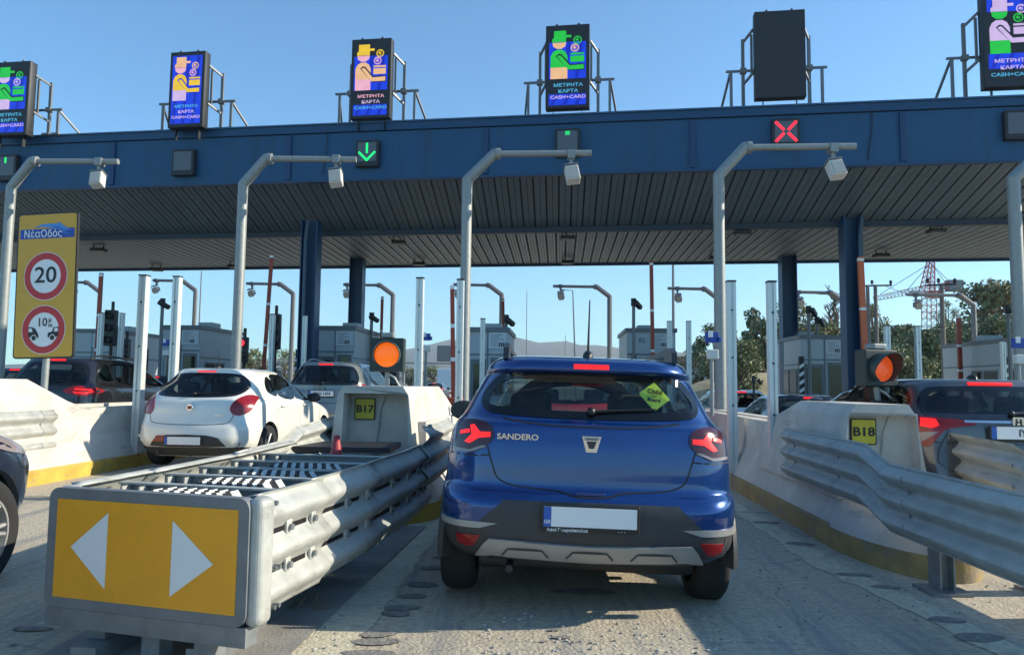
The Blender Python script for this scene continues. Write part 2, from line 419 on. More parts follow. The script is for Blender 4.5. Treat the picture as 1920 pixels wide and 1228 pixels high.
def wheel(root, W_, x, y, r, wd=.21, rim=None, spokes=5, name='wheel'):
    rim = rim or rim_m; sg = 1 if x > 0 else -1; rr = r * .68
    c = W_ @ Vector((x, y, r)); ax = (W_.to_3x3() @ Vector((sg, 0, 0)))
    mb = MB(); h = wd / 2
    mb.lathe([(rr, -h), (r * .9, -h), (r * .975, -h * .8), (r, -h * .5), (r, h * .5), (r * .975, h * .8), (r * .9, h), (r * .78, h * 1.04), (rr, h * .93)], c, ax, rubber, 40)
    q = thing_part(name, root); t = mb.build('tyre', q)
    for i in range(3):
        pass
    m2 = MB(); m2.lathe([(rr, -h), (rr * .96, h * .2), (rr * .99, h * .95), (rr * .93, h * .95), (rr * .90, h * .3), (rr * .86, -h * .1), (0.001, -h * .1)], c, ax, rim, 36)
    u = (W_.to_3x3() @ Vector((0, 1, 0))); v = (W_.to_3x3() @ Vector((0, 0, 1)))
    for i in range(spokes):
        for dd in (-.13, .13):
            t_ = 2 * math.pi * i / spokes; e = u * math.cos(t_ + dd * .5) + v * math.sin(t_ + dd * .5); e2 = u * math.cos(t_ + dd) + v * math.sin(t_ + dd)
            a = c + e * rr * .12 + ax * h * .55; b = c + e2 * rr * .93 + ax * h * .75
            m2.cyl(a, b, rr * .085, rim, 6, r2=rr * .065)
    m2.lathe([(rr * .2, h * .3), (rr * .2, h * .62), (rr * .12, h * .7), (.001, h * .72)], c, ax, rim, 16)
    m2.build('rim', q)
    return q
def thing_part(name, parent):
    o = bpy.data.objects.new(name, None); C.objects.link(o); o.empty_display_size = .1; o.parent = parent; WM[o] = WM[parent]; return o
def seats(root, W_, y0=1.6, wdt=.36, z0=.45, top=1.12, rear=True):
    T = lambda v: W_ @ Vector(v)
    mb = MB()
    for yy in ([y0, y0 - .95] if rear else [y0]):
        for x in (-wdt, wdt):
            M = W_ @ Matrix.Translation((x, yy, z0 + .30)) @ Matrix.Rotation(R(12), 4, 'X')
            mb.bev(None, (.50, .13, .66), seat_m, .055, M=M, seg=3)
            M = W_ @ Matrix.Translation((x, yy - .10, top + .05)) @ Matrix.Rotation(R(12), 4, 'X')
            mb.bev(None, (.27, .11, .20), seat_m, .045, M=M, seg=3)
            mb.bev(None, (.50, .5, .16), seat_m, .05, M=W_ @ Matrix.Translation((x, yy + .26, z0 + .02)), seg=2)
    mb.build('seat', root)
    d = MB(); d.bev(None, (1.3, .45, .42), black_plastic, .08, M=W_ @ Matrix.Translation((0, y0 + 1.05, .74)), seg=3)
    d.box(None, (1.3, 2.6, .04), black_plastic, M=W_ @ Matrix.Translation((0, 1.7, .33)))
    d.build('dashboard', root)
# ---------------------------------------------------------------- cars
def paint(name, col, metal=.25, rough=.3):
    return mat(name, col, rough, metal, coat=1., var=.04, vs=1.5)
def sym(p):
    """right half outline from top centre to bottom centre -> closed symmetric polygon"""
    return p + [(-x, z) for x, z in p[::-1] if abs(x) > 1e-6]
def car(name, label, cat, px, D, keys, m, yaw=LANE, zoff=0., L=4.1, wheels=(.72, 3.3), wr=.32, ww=.86, rear=None, sides=None, front=None, group=None,
        tail=None, tail_m=None, lit=None, brake=(0, 1.44, .11, .014), plate=(0, .60), platetext='', gap=None, lower=None, lower_m=None, rails=0, mirror=(2.6, 1.02),
        glass=None, loc=None, roll=0., kw=None, spokes=5, rim=None, det=True, antenna=None, wiper=True, chrome_side=False, mirror_m=None):
    if loc is None: p = P(px, 720, Y=D); loc = Vector((p.x, D, zoff))
    r = thing(name, label, cat, loc, rot=(0, roll, -yaw), group=group); W_ = WM[r]
    k = Car(r, keys, **(kw or {})); glass = glass or glass_d
    cuts = []
    if rear: cuts.append(('rear', scale_poly(smooth_poly(rear, 3), .03), -1, min(1.0, L * .25)))
    if front: cuts.append(('rear', scale_poly(smooth_poly(front, 3), .03), L * .45, L + 1))
    for s_ in sides or []:
        q = scale_poly(smooth_poly(s_, 3), .02); cuts.append(('side', q, -1.5, -.2)); cuts.append(('side', q, .2, 1.5))
    k.body(m, cuts, wheels, wr, inner=mat('grey headliner', (.16, .16, .155), .9))
    if rear: k.patch('rear_window', rear, glass, off=.002, step=.06, sk=.01)
    if rear:
        mb = MB(); k.strip(mb, smooth_poly(scale_poly(rear, .018), 3), .045, frit, off=.0035, sm=1, closed=True); k.fin(mb, 'window_seal', r)
    if front: k.patch('windshield', front, glass_c, mode='front', off=.002, step=.09, sk=.01)
    for s_ in sides or []:
        for sg in (-1, 1):
            o = k.patch('side_window', s_, glass, mode='side', sgn=sg, off=.001, step=.09, sk=.008)
            if det:
                mb = MB(); k.strip(mb, smooth_poly(scale_poly(s_, .008), 3), .026, chrome if chrome_side and sg else frit, mode='side', sgn=sg, off=.003, sm=1, closed=True); k.fin(mb, 'window_trim', r)
    seats(r, W_, y0=L * .42 if L < 4.2 else L * .43)
    for y in wheels:
        for sg in (-1, 1): wheel(r, W_, sg * (ww - .1), y, wr, spokes=spokes, rim=rim)
    for sg in (-1, 1):
        if tail:
            o = k.patch('tail_light', [(x * sg, z) for x, z in tail], tail_m or red_lens, off=.010, step=.03)
            for li in (lit or []): k.patch('lit_lens', [(x * sg, z) for x, z in li], lit_red, off=.014, step=.02, parent=o, sm=False)
    if brake:
        x, z, hw, hh = brake; k.patch('brake_light', [(x - hw, z - hh), (x + hw, z - hh), (x + hw, z + hh), (x - hw, z + hh)], lit_red, off=.012, step=.03, sm=False, sk=.02)
    if lower: k.patch('bumper_trim', lower, lower_m or grey_plastic, off=.006, step=.04, k=2)
    if gap or det:
        mb = MB()
        for g in (gap or []): mb = MB(); k.strip(mb, g, .009, black_paint, off=.0015); k.fin(mb, 'gap_crease_shade', r)
        mb = MB()
        if det:
            for sg in (-1, 1):
                mb = MB(); zt = 1.0; y1 = L * .50
                for yy in (L * .27, y1, L * .735): k.strip(mb, [(yy, .32), (yy - .01, .7), (yy + (.05 if yy < y1 else -.03), zt)], .008, black_paint, mode='side', sgn=sg, off=.0012)
                k.strip(mb, [(L * .27, .30), (L * .735, .30)], .008, black_paint, mode='side', sgn=sg, off=.0012); k.fin(mb, 'door_gap', r)
        if det:
            for sg in (-1, 1):
                for yy in (L * .32, L * .55):
                    h, n = k.hit(yy, .90, 'side', sg)
                    mb = MB(); M = W_ @ Matrix.Translation(h + n * .018); mb.bev(None, (.028, .19, .032), m, .01, M=M); mb.build('door_handle', r)
    if plate:
        x, z = plate; h, n = k.hit(x, z, 'rear'); y = h.y - .022
        mb = MB(); M = W_ @ Matrix.Translation((x, y, z)); mb.bev(None, (.55, .02, .145), black_plastic, .004, M=M, seg=1); fr = mb.build('number_plate', r)
        mb = MB(); mb.box(None, (.515, .004, .108), plate_w, M=W_ @ Matrix.Translation((x, y - .013, z + .008))); mb.box(None, (.042, .004, .108), plate_b, M=W_ @ Matrix.Translation((x - .237, y - .0155, z + .008)))
        mb.build('plate_face', fr)
        if platetext: text(platetext, .088, black_paint, fr, W_ @ Matrix.Translation((x + .015, y - .018, z + .005)) @ Matrix.Rotation(R(90), 4, 'X'), bold=.0015, wide=.92)
    if mirror:
        y, z = mirror
        for sg in (-1, 1):
            h, n = k.hit(y, z, 'side', sg); mb = MB(); mx = h.x + sg * .13
            mb.sphere((0, 0, 0), .5, mirror_m or m, 16, 10, sc=(.24, .17, .17)); mb.v = [W_ @ Matrix.Translation((mx, y, z + .02)) @ v for v in mb.v]
            mb.box(None, (.19, .02, .11), rim_dark, M=W_ @ Matrix.Translation((mx, y - .072, z + .02)))
            mb.bar(W_ @ Vector((h.x, y + .02, z - .03)), W_ @ Vector((mx, y + .02, z - .03)), .05, .04, black_plastic); mb.build('wing_mirror', r)
    zt = keys[-1][0]
    if rails:
        for sg in (-1, 1):
            mb = MB(); x = rails; pts = [(x, .62, 0), (x, .75, .055), (x * 1.02, 1.1, .075), (x * 1.02, L * .46, .07), (x, L * .53, .0)]
            P3 = []
            for (a, yy, dz) in pts:
                hh = k.bvh.ray_cast(Vector((sg * a, yy, 3)), Vector((0, 0, -1)))[0]; P3.append(W_ @ Vector((sg * a, yy, (hh.z if hh else zt) + dz)))
            mb.tube(P3, .017, rim_dark if rails > .50 else silver_plastic, 10); mb.build('roof_rail', r)
    if antenna:
        y, hgt = antenna; hh = k.bvh.ray_cast(Vector((0, y, 3)), Vector((0, 0, -1)))[0]; z = hh.z if hh else zt
        mb = MB(); mb.sphere(W_ @ Vector((0, y, z)), 1, black_plastic, 12, 6, sc=(.035, .075, .045))
        if hgt > .1: mb.cyl(W_ @ Vector((0, y, z + .03)), W_ @ Vector((0, y - .04, z + hgt)), .008, black_plastic, 8, r2=.004)
        mb.build('roof_antenna', r)
    if wiper and rear:
        zb = min(z for x, z in rear) + .045; mb = MB()
        a, n1 = k.hit(.0, zb - .01, 'rear'); b_, n2 = k.hit(.38, zb + .015, 'rear')
        mb.sphere(W_ @ (a + n1 * .02), .026, black_plastic, 10, 6); mb.cyl(W_ @ (a + n1 * .022), W_ @ (b_ + n2 * .02), .009, black_plastic, 8, r2=.005)
        mb.build('rear_wiper', r)
    mb = MB(); mb.bev(None, (1.3, L - .7, .10), black_plastic, .03, M=W_ @ Matrix.Translation((0, L / 2, .26))); mb.cyl(W_ @ Vector((-.45, .1, .27)), W_ @ Vector((-.45, .7, .27)), .022, dark_metal, 12)
    mb.cyl(W_ @ Vector((-.7, wheels[0], .27)), W_ @ Vector((.7, wheels[0], .27)), .04, dark_metal, 10)
    mb.build('underbody', r)
    return r, k, W_
# ---- the blue hatchback ahead
blue = paint('metallic blue car paint', (.002, .040, .19), .5, .24)
bk = [(.31, .78, .14, 3.98), (.36, .86, .05, 4.03), (.48, .895, .0, 4.08), (.62, .905, .0, 4.09), (.69, .905, .03, 4.06), (.73, .895, .075, 4.0), (.86, .89, .085, 3.86), (.97, .875, .095, 3.5),
      (1.035, .86, .105, 3.05), (1.085, .835, .115, 2.92), (1.125, .80, .175, 2.80), (1.25, .735, .25, 2.5), (1.375, .67, .33, 2.15), (1.39, .665, .30, 2.1), (1.42, .65, .265, 2.02), (1.46, .62, .275, 1.9), (1.49, .575, .34, 1.75), (1.508, .49, .55, 1.55), (1.516, .30, .8, 1.35)]
glassrear = sym([(0, 1.395), (.33, 1.393), (.53, 1.38), (.615, 1.31), (.655, 1.235), (.63, 1.165), (.52, 1.142), (.25, 1.132), (0, 1.129)])
hs = [[(.62, 1.19), (.75, 1.30), (.98, 1.36), (1.0, 1.12), (.75, 1.13)], [(1.06, 1.10), (1.04, 1.38), (1.5, 1.42), (1.85, 1.42), (1.87, 1.06)], [(1.95, 1.05), (1.93, 1.42), (2.2, 1.36), (2.75, 1.06)]]
hf = sym([(0, 1.40), (.45, 1.385), (.56, 1.33), (.68, 1.12), (.66, 1.07), (.3, 1.06), (0, 1.06)])
tail_b = [(.565, 1.03), (.595, 1.08), (.70, 1.098), (.775, 1.075), (.795, 1.0), (.79, .93), (.70, .915), (.62, .95), (.575, .99)]
lit_b = [[(.585, 1.035), (.645, 1.033), (.68, 1.072), (.705, 1.066), (.692, 1.018), (.735, .972), (.705, .965), (.65, 1.0), (.585, 1.008)], [(.71, 1.045), (.765, 1.03), (.765, 1.013), (.705, 1.026)]]
blow = sym([(0, .668), (.46, .664), (.50, .655), (.63, .54), (.68, .52), (.93, .51), (.97, .45), (.97, .34), (.9, .315), (0, .315)])
CX = P(1104, 900, Y=4.2).x
r, k, W_ = car('hatchback', 'metallic blue hatchback with black bumper and silver skid plate waiting directly ahead', 'car', 1104, 4.2, bk, blue, yaw=R(2.2), roll=R(1.3), wheels=(.70, 3.28), wr=.325, ww=.88,
    rear=glassrear, sides=hs, front=hf, tail=tail_b, tail_m=deep_lens, lit=lit_b, brake=(0, 1.437, .105, .013), plate=(-.005, .588), lower=blow,
    gap=[[(-.60, .955), (-.57, .86), (-.53, .775), (-.42, .738), (-.2, .722), (-.1, .70), (0, .695), (.1, .70), (.2, .722), (.42, .738), (.53, .775), (.57, .86), (.60, .955)], [(.58, .905), (.70, .898), (.86, .90)], [(-.58, .905), (-.70, .898), (-.86, .90)],
         [(-.52, 1.118), (-.3, 1.092), (0, 1.085), (.3, 1.092), (.52, 1.118)]],  # last stroke paints the shade of the crease below the window, no joint
    glass=glass_t, antenna=(.62, .37), mirror=(2.35, 1.06), mirror_m=black_plastic, rim=rim_dark, kw=dict(rr=.27, bow=.085))
BLUE = (r, k, W_)
k.patch('skid_plate', sym([(0, .437), (.50, .450), (.565, .452), (.60, .42), (.645, .352), (.55, .362), (0, .345)]), silver_plastic, off=.022, step=.03, sm=False, sk=.02)
mb = MB()
for cx in (-.36, 0, .36): k.strip(mb, [(cx - .13, .37), (cx - .095, .408), (cx + .095, .408), (cx + .13, .37)], .010, grey_plastic, off=.025, sm=1)
k.fin(mb, 'skid_groove', r)
for sg in (-1, 1):
    k.patch('bumper_strip', [(sg * x, z) for x, z in [(.52, .535), (.66, .54), (.90, .535), (.90, .50), (.62, .505)]], silver_plastic, off=.012, step=.04, sm=False)
    k.patch('rear_reflector', [(sg * x, z) for x, z in [(.615, .468), (.755, .462), (.745, .415), (.70, .400), (.655, .405)]], red_lens, off=.014, step=.03, sm=False)
    o = k.patch('tail_light_edge', [(sg * x, z) for x, z in [(.625, .958), (.70, .930), (.803, .935), (.803, .918), (.70, .913), (.60, .955)]], clear_lens, off=.0155, step=.02, sm=False)
    for i, y in enumerate((.70, 3.28)):      # wheel arch flares
        mb = MB()
        pts = []
        for j in range(25):
            a = R(-4 + 188 * j / 24); pts.append((y + .40 * math.cos(a), .325 + .40 * math.sin(a)))
        vs = []
        for q, (yy, zz) in enumerate(pts):
            c = Vector((yy - y, zz - .325)).normalized(); zz = max(zz, .17)
            h, n = k.hit(yy + c.x * .04, max(.32, zz + c.y * .04), 'side', sg)
            for rr_, xo in ((.0, .885), (.035, .887), (.075, .875), (.09, .85)):
                vs.append(W_ @ Vector((sg * (xo if i else xo), yy + c.x * rr_ - c.x * .01, zz + c.y * rr_)))
            vs.append(W_ @ Vector((sg * .80, yy - c.x * .005, zz)))
        n5 = 5
        mb.add(vs, [(n5 * q + a, n5 * q + (a + 1) % n5, n5 * (q + 1) + (a + 1) % n5, n5 * (q + 1) + a) for q in range(24) for a in range(n5)], grey_plastic, True)
        mb.build('arch_flare', r)
h, n = k.hit(-.43, 1.02, 'rear')
TX = lambda x, z, dy=.003: W_ @ Matrix.Translation((x, k.hit(x, z, 'rear')[0].y - dy, z)) @ Matrix.Rotation(R(90), 4, 'X')
q = text('SANDERO', .046, chrome, r, TX(-.425, 1.015, .008) , wide=1.15, ext=.008, bold=.001)
mb = MB(); M = W_ @ Matrix.Translation((0, k.hit(0, .99, 'rear')[0].y - .016, .99))
out = [(-.055, .045), (.055, .045), (.030, -.045), (-.030, -.045)]; inn = [(-.030, .018), (.030, .018), (.014, -.024), (-.014, -.024)]
mb.prism(out, .0, .014, chrome, M=M); mb.prism(inn, -.0015, .002, rim_dark, M=M); mb.prism([(-.046, .040), (.046, .040), (.040, .022), (-.040, .022)], -.002, .001, silver_plastic, M=M); mb.build('emblem', r)
text('DACIA', .017, rim_dark, r, M @ Matrix.Translation((0, -.003, .030)) @ Matrix.Rotation(R(90), 4, 'X'), wide=1.15)
y = k.hit(0, .588, 'rear')[0].y - .036
text('GR', .028, white_film, r, W_ @ Matrix.Translation((-.242, y - .004, .568)) @ Matrix.Rotation(R(90), 4, 'X'), bold=.0005)
text('Αφοί Γεωργόπουλοι', .024, white_film, r, W_ @ Matrix.Translation((-.13, y + .002, .524)) @ Matrix.Rotation(R(90), 4, 'X'), bold=.0005)
text('•  •  •', .018, white_film, r, W_ @ Matrix.Translation((.17, y + .002, .524)) @ Matrix.Rotation(R(90), 4, 'X'))
mb = MB(); M = W_ @ Matrix.Translation((.385, k.hit(.385, 1.29, 'rear')[0].y - .006, 1.275)) @ Matrix.Rotation(R(-25), 4, 'X') @ Matrix.Rotation(R(45 + 6), 4, 'Y')
mb.prism(rrect(-.072, -.062, .072, .062, .008), 0, .003, mat('lime film', (.50, .66, .06), .5), M=M)
o = mb.build('window_placard', r)
M2 = W_ @ Matrix.Translation((.385, k.hit(.385, 1.29, 'rear')[0].y - .009, 1.285)) @ Matrix.Rotation(R(65), 4, 'X') @ Matrix.Rotation(R(-8), 4, 'Z')
text('Child', .042, black_paint, o, M2 @ Matrix.Translation((0, .020, 0)), bold=.001); text('on', .026, black_paint, o, M2 @ Matrix.Translation((0, -.010, 0))); text('Board', .032, black_paint, o, M2 @ Matrix.Translation((0, -.035, 0)), bold=.001)
for sg in (-1, 1):
    hh = k.bvh.ray_cast(Vector((sg * .50, .60, 3)), Vector((0, 0, -1)))[0]
    mb = MB(); prof = [(.42, -.02), (.44, .05), (.52, .082), (.66, .085), (1.0, .07), (1.1, .068), (2.1, .065), (2.3, .05), (2.4, -.02), (2.25, .02), (1.1, .035), (.85, .04), (.72, .03), (.66, -.02)]
    mb.prism([(a, b + hh.z) for a, b in prof], -.017, .017, rim_dark, M=W_ @ Matrix.Translation((sg * .525, 0, 0)) @ Matrix(((0, 1, 0, 0), (1, 0, 0, 0), (0, 0, 1, 0), (0, 0, 0, 1)))); mb.build('roof_rail', r)
mb = MB()
mb.bev(None, (.17, .03, .035), blue, .012, M=W_ @ Matrix.Translation((0, k.hit(0, .715, 'rear')[0].y - .005, .712))); mb.build('tailgate_handle', r)
for sg in (-.62, .62): pass
# ---- white hatchback
white = paint('white car paint', (.74, .73, .66), 0, .3)
wk = [(.20, .76, .20, 4.18), (.30, .85, .08, 4.26), (.45, .89, .0, 4.33), (.60, .895, .02, 4.34), (.70, .89, .06, 4.28), (.80, .885, .09, 4.1), (.92, .875, .11, 3.6), (.98, .86, .14, 3.2), (1.05, .82, .20, 3.02),
      (1.2, .755, .36, 2.75), (1.35, .66, .52, 2.42), (1.42, .61, .56, 2.2), (1.455, .56, .58, 2.05), (1.48, .46, .72, 1.85), (1.49, .28, 1.0, 1.6)]
wrear = sym([(0, 1.405), (.42, 1.395), (.55, 1.345), (.665, 1.215), (.62, 1.10), (.45, 1.062), (0, 1.05)])
ws = [[(.95, 1.16), (1.02, 1.27), (1.25, 1.36), (1.30, 1.08), (1.05, 1.10)], [(1.36, 1.07), (1.33, 1.37), (1.7, 1.40), (1.98, 1.39), (2.0, 1.03)], [(2.07, 1.02), (2.05, 1.385), (2.35, 1.32), (2.98, 1.02)]]
wf = sym([(0, 1.40), (.42, 1.39), (.55, 1.33), (.70, 1.10), (.68, 1.05), (.3, 1.03), (0, 1.03)])
r, k, W_ = car('hatchback', 'white rounded hatchback with round red tail lights behind the left crash cushion', 'car', 352, 10.6, wk, white, zoff=.05, L=4.34, wheels=(.86, 3.46), wr=.315, ww=.89, rear=wrear, sides=ws, front=wf,
    tail=[(.565, .90), (.60, 1.0), (.68, 1.075), (.76, 1.08), (.81, 1.03), (.815, .93), (.78, .84), (.69, .795), (.60, .82)], brake=(0, 1.43, .14, .008), plate=(-.03, .43),
    gap=[[(-.62, .84), (-.60, .74), (-.54, .685), (-.3, .665), (0, .66), (.3, .665), (.54, .685), (.60, .74), (.62, .84)]],
    lower=sym([(0, .34), (.56, .34), (.86, .33), (.86, .21), (0, .2)]), mirror=(2.78, 1.0), antenna=(.95, .30), kw=dict(rr=.36, bow=.12), mirror_m=chrome and rim_dark)
k.patch('diffuser', sym([(0, .525), (.30, .515), (.46, .48), (.56, .36), (.3, .35), (0, .35)]), grey_plastic, off=.008, sm=False)
k.patch('rear_reflector', [(-.50, .42), (-.44, .505), (-.28, .51), (-.30, .43)], red_lens, off=.012, sm=False)
mb = MB(); M = W_ @ Matrix.Translation((0, k.hit(0, .90, 'rear')[0].y - .01, .905))
mb.lathe([(.001, -.012), (.05, -.012), (.058, 0), (.058, .012)], M.translation, W_.to_3x3() @ Vector((0, 1, 0)), chrome, 24)
mb.prism([(-.03, -.022), (.03, -.022), (.03, .022), (-.03, .022)], -.016, 0, mat('dark red badge', (.25, .02, .03), .3), M=M); mb.build('emblem', r)
text('Bravo', .05, chrome, r, W_ @ Matrix.Translation((.42, k.hit(.42, .80, 'rear')[0].y - .008, .80)) @ Matrix.Rotation(R(90), 4, 'X'), shear=.3)
# ---- generic estate / suv shapes
sk_ = [(.30, .80, .16, 4.2), (.40, .87, .05, 4.3), (.55, .90, .0, 4.36), (.72, .90, .03, 4.38), (.85, .895, .07, 4.3), (1.0, .88, .09, 3.9), (1.08, .86, .12, 3.3), (1.15, .82, .16, 3.12),
       (1.3, .755, .25, 2.85), (1.47, .68, .36, 2.5), (1.54, .64, .40, 2.25), (1.58, .59, .42, 2.1), (1.605, .50, .52, 1.9), (1.615, .3, .9, 1.6)]
srear = sym([(0, 1.52), (.45, 1.515), (.58, 1.47), (.68, 1.30), (.70, 1.18), (.66, 1.13), (.3, 1.12), (0, 1.12)])
ss = [[(.55, 1.22), (.68, 1.42), (.95, 1.50), (1.0, 1.18)], [(1.07, 1.16), (1.03, 1.50), (1.6, 1.53), (1.92, 1.52), (1.95, 1.13)], [(2.03, 1.12), (2.0, 1.52), (2.4, 1.45), (3.0, 1.12)]]
sf = sym([(0, 1.54), (.45, 1.52), (.58, 1.46), (.74, 1.20), (.72, 1.13), (.3, 1.12), (0, 1.12)])
silver = paint('grey green metallic paint', (.19, .225, .23), .5, .35)
fk = [(a + (.0 if i < 7 else .05), b, c * (.8 if i > 6 else 1), d) for i, (a, b, c, d) in enumerate(sk_)]
r, k, W_ = car('estate_car', 'grey green estate car with roof rails behind the left amber light', 'car', 601, 15.2, fk, silver, zoff=.12, L=4.38, wheels=(.8, 3.4), wr=.34, ww=.89, rear=[(x, z + .05) for x, z in srear], sides=[[(y, z + .05) for y, z in q] for q in ss], front=[(x, z + .05) for x, z in sf],
    tail=[(.66, 1.16), (.82, 1.18), (.85, .95), (.80, .84), (.62, .86), (.64, 1.0)], brake=(0, 1.60, .15, .014), plate=(0, .985), platetext='ZXN·1494', gap=[[(-.70, .95), (-.68, .62), (.68, .62), (.70, .95)], [(-.85, .80), (.85, .80)]],
    rails=.50, mirror=(2.9, 1.15), lower=sym([(0, .52), (.88, .50), (.88, .32), (0, .3)]), antenna=(.8, .05))
mb = MB(); c = k.hit(0, 1.10, 'rear')[0]; M = W_ @ Matrix.Translation((0, c.y - .012, 1.10)); ring_poly(mb, 0, 0, .038, .052, 0, chrome, M @ Matrix.Diagonal((1.5, 1, .8, 1)), 24); mb.build('emblem', r)
blackp = paint('black car paint', (.010, .010, .012), .1, .25)
r, k, W_ = car('suv', 'black suv with glowing red tail light behind the yellow speed sign', 'car', 66, 12.8, sk_, blackp, zoff=.12, L=4.4, wheels=(.85, 3.5), wr=.35, ww=.90, rear=srear, sides=ss, front=sf,
    tail=[(.42, 1.02), (.60, 1.10), (.80, 1.09), (.86, 1.02), (.82, .94), (.60, .95)], lit=[[(.60, 1.06), (.80, 1.05), (.83, 1.0), (.78, .97), (.62, .98), (.58, 1.01), (.63, 1.0), (.76, .99), (.79, 1.01), (.77, 1.03), (.61, 1.04)]],
    brake=(0.1, 1.56, .13, .012), plate=(0, .70), rails=.56, mirror=(2.95, 1.12), chrome_side=True)
hp = paint('dark grey metallic paint', (.085, .095, .105), .4, .3)
zq = lambda z: z if z < 1 else 1 + (z - 1) * .72
hkeys = [(zq(a), b, c * (1.25 if i > 6 else 1), d) for i, (a, b, c, d) in enumerate(sk_)]
r, k, W_ = car('suv', 'dark grey suv with lit red tail light behind the right crash barrier', 'car', 1919, 6.5, hkeys, hp, yaw=R(3.2), zoff=0, L=4.38, wheels=(.80, 3.4), wr=.34, ww=.90, rear=[(x, zq(z - .02)) for x, z in srear], sides=[[(y, zq(z)) for y, z in q] for q in ss], front=[(x, zq(z)) for x, z in sf],
    tail=[(.40, 1.05), (.60, 1.07), (.74, 1.085), (.82, 1.05), (.82, .93), (.76, .82), (.70, .86), (.61, .97), (.50, 1.0), (.36, 1.02)], lit=[[(.66, 1.06), (.75, 1.065), (.77, 1.0), (.70, .985), (.65, 1.01)]],
    brake=(0, 1.388, .20, .012), plate=(0, .95), platetext='IYI', gap=[[(-.58, .98), (-.62, .62), (.62, .62), (.58, .98)], [(-.86, .88), (-.6, .86), (.6, .86), (.86, .88)]],
    mirror=(2.9, 1.12), antenna=(.8, .05), lower=sym([(0, .52), (.88, .50), (.88, .32), (0, .3)]), glass=glass_d)
for sg in (-1, 1): k.patch('lamp_base', [(sg * x, z) for x, z in [(.66, .955), (.74, .95), (.84, .93), (.81, .84), (.76, .87)]], clear_lens, off=.0125, sm=False)
k.patch('chrome_bar', [(-.44, 1.055), (.44, 1.055), (.44, 1.035), (-.44, 1.035)], chrome, off=.012, sm=False)
text('HR-V', .06, chrome, r, W_ @ Matrix.Translation((-.53, k.hit(-.53, .90, 'rear')[0].y - .01, .90)) @ Matrix.Rotation(R(90), 4, 'X'), shear=.2, wide=1.2)
mb = MB(); M = W_ @ Matrix.Translation((0, k.hit(0, 1.05, 'rear')[0].y - .02, 1.05)); mb.prism(rrect(-.05, -.045, .05, .045, .015), -.006, .004, chrome, M=M); mb.prism([(-.03, -.03), (-.015, -.03), (-.013, -.006), (.013, -.006), (.015, -.03), (.03, -.03), (.024, .03), (.010, .03), (.012, .008), (-.012, .008), (-.010, .03), (-.024, .03)], -.010, -.004, rim_dark, M=M); mb.build('emblem', r)
# plain hatch shape for the far cars
G = 'cars queueing further ahead'
wp = paint('bright white paint', (.66, .68, .68), 0, .3)
htail = [(.62, .92), (.64, 1.08), (.80, 1.09), (.85, 1.0), (.80, .88)]
def far(name, label, px, D, p, zo=0., keys=wk, rr=wrear, s3=ws, f3=wf, L=4.3, **k2):
    a = dict(brake=(0, 1.43, .13, .014), tail=htail, plate=(0, .62), det=False, mirror=(2.78, 1.02)); a.update(k2)
    return car(name, label, 'car', px, D, keys, p, zoff=zo, L=L, wheels=(.8, 3.4), wr=.32, ww=.88, rear=rr, sides=s3, front=f3, **a)
far('hatchback', 'white hatchback with lit high brake light seen between the right posts', 1400, 18.5, wp, -.20, group=None, antenna=(.85, .12))
far('hatchback', 'dark hatchback in deep shade partly hidden behind the B18 barrier head', 1540, 13.2, blackp, -.27)
far('hatchback', 'red car seen through the rear window of the blue hatchback', 1075, 11.4, paint('red car paint', (.40, .02, .02), 0, .3), 0)
far('suv', 'dark suv at the left picture edge behind the black suv', 2, 17.5, paint('dark navy paint', (.012, .018, .035), .2, .3), 0, keys=sk_, rr=srear, s3=ss, f3=sf, brake=(0, 1.56, .13, .012))
far('hatchback', 'silver blue car roof showing between the white hatchback and the grey estate', 452, 25, paint('silver blue paint', (.25, .32, .38), .4, .3), .02)
far('hatchback', 'black car partly hidden behind the tall pale post and white hatchback', 265, 18.6, blackp, 0)
far('hatchback', 'small dark car on the road far beyond the toll booths', 812, 62, blackp, 0)
# navy suv at the left edge: seen from its right front corner
nav = paint('dark navy paint', (.012, .018, .035), .2, .3)
r, k, W_ = car('suv', 'dark navy suv whose front wheel and wing show at the left edge', 'car', 0, 0, sk_, nav, yaw=R(2.0), loc=(-4.27, 1.15, 0), L=4.38, wheels=(.85, 3.52), wr=.36, ww=.90, rear=srear, sides=ss, front=sf, tail=None, brake=None, spokes=7, mirror=None, rim=silver_plastic)
k.patch('headlight', [(.55, .93), (.84, .95), (.87, .86), (.80, .82), (.6, .86)], clear_lens, mode='front', off=.008)
# ---------------------------------------------------------------- ground, road, kerbs
dirt = mat('dry grass and earth', (.24, .20, .12), .95, var=.35, vs=.05, bump=.3, bs=3)
conc_road = mat('worn concrete road', (.465, .405, .305), .92, var=.30, vs=22, bump=.6, bs=45, spots=(1.3, (.29, .275, .245), .50, (2.4, .16, 1)))
road_pale = mat('pale worn lane marking', (.55, .50, .37), .9, var=.25, vs=22, bump=.5, bs=45, spots=(5, (.36, .335, .28), .54))
stain = mat('dark tar patch', (.22, .21, .19), .92, var=.35, vs=22, bump=.6, bs=45)
asphalt = mat('asphalt', (.11, .11, .105), .9, var=.15, vs=.5, bump=.2, bs=30)
def sheet(name, pts, z, m, kind='structure'):
    mb = MB(); mb.add([(p[0], p[1], z) for p in pts], [list(range(len(pts)))], m); return struct(mb.build(name), kind)
sheet('ground', [(-4000, -300), (4000, -300), (4000, 4000), (-4000, 4000)], -.008, dirt)
sheet('road', [(-70, -30), (45, -30), (60, 110), (20, 600), (-60, 600), (-85, 110)], -.003, asphalt)
n_ = conc_road.node_tree; b_ = n_.nodes['Principled BSDF']; src = b_.inputs['Base Color'].links[0].from_socket     # cracks
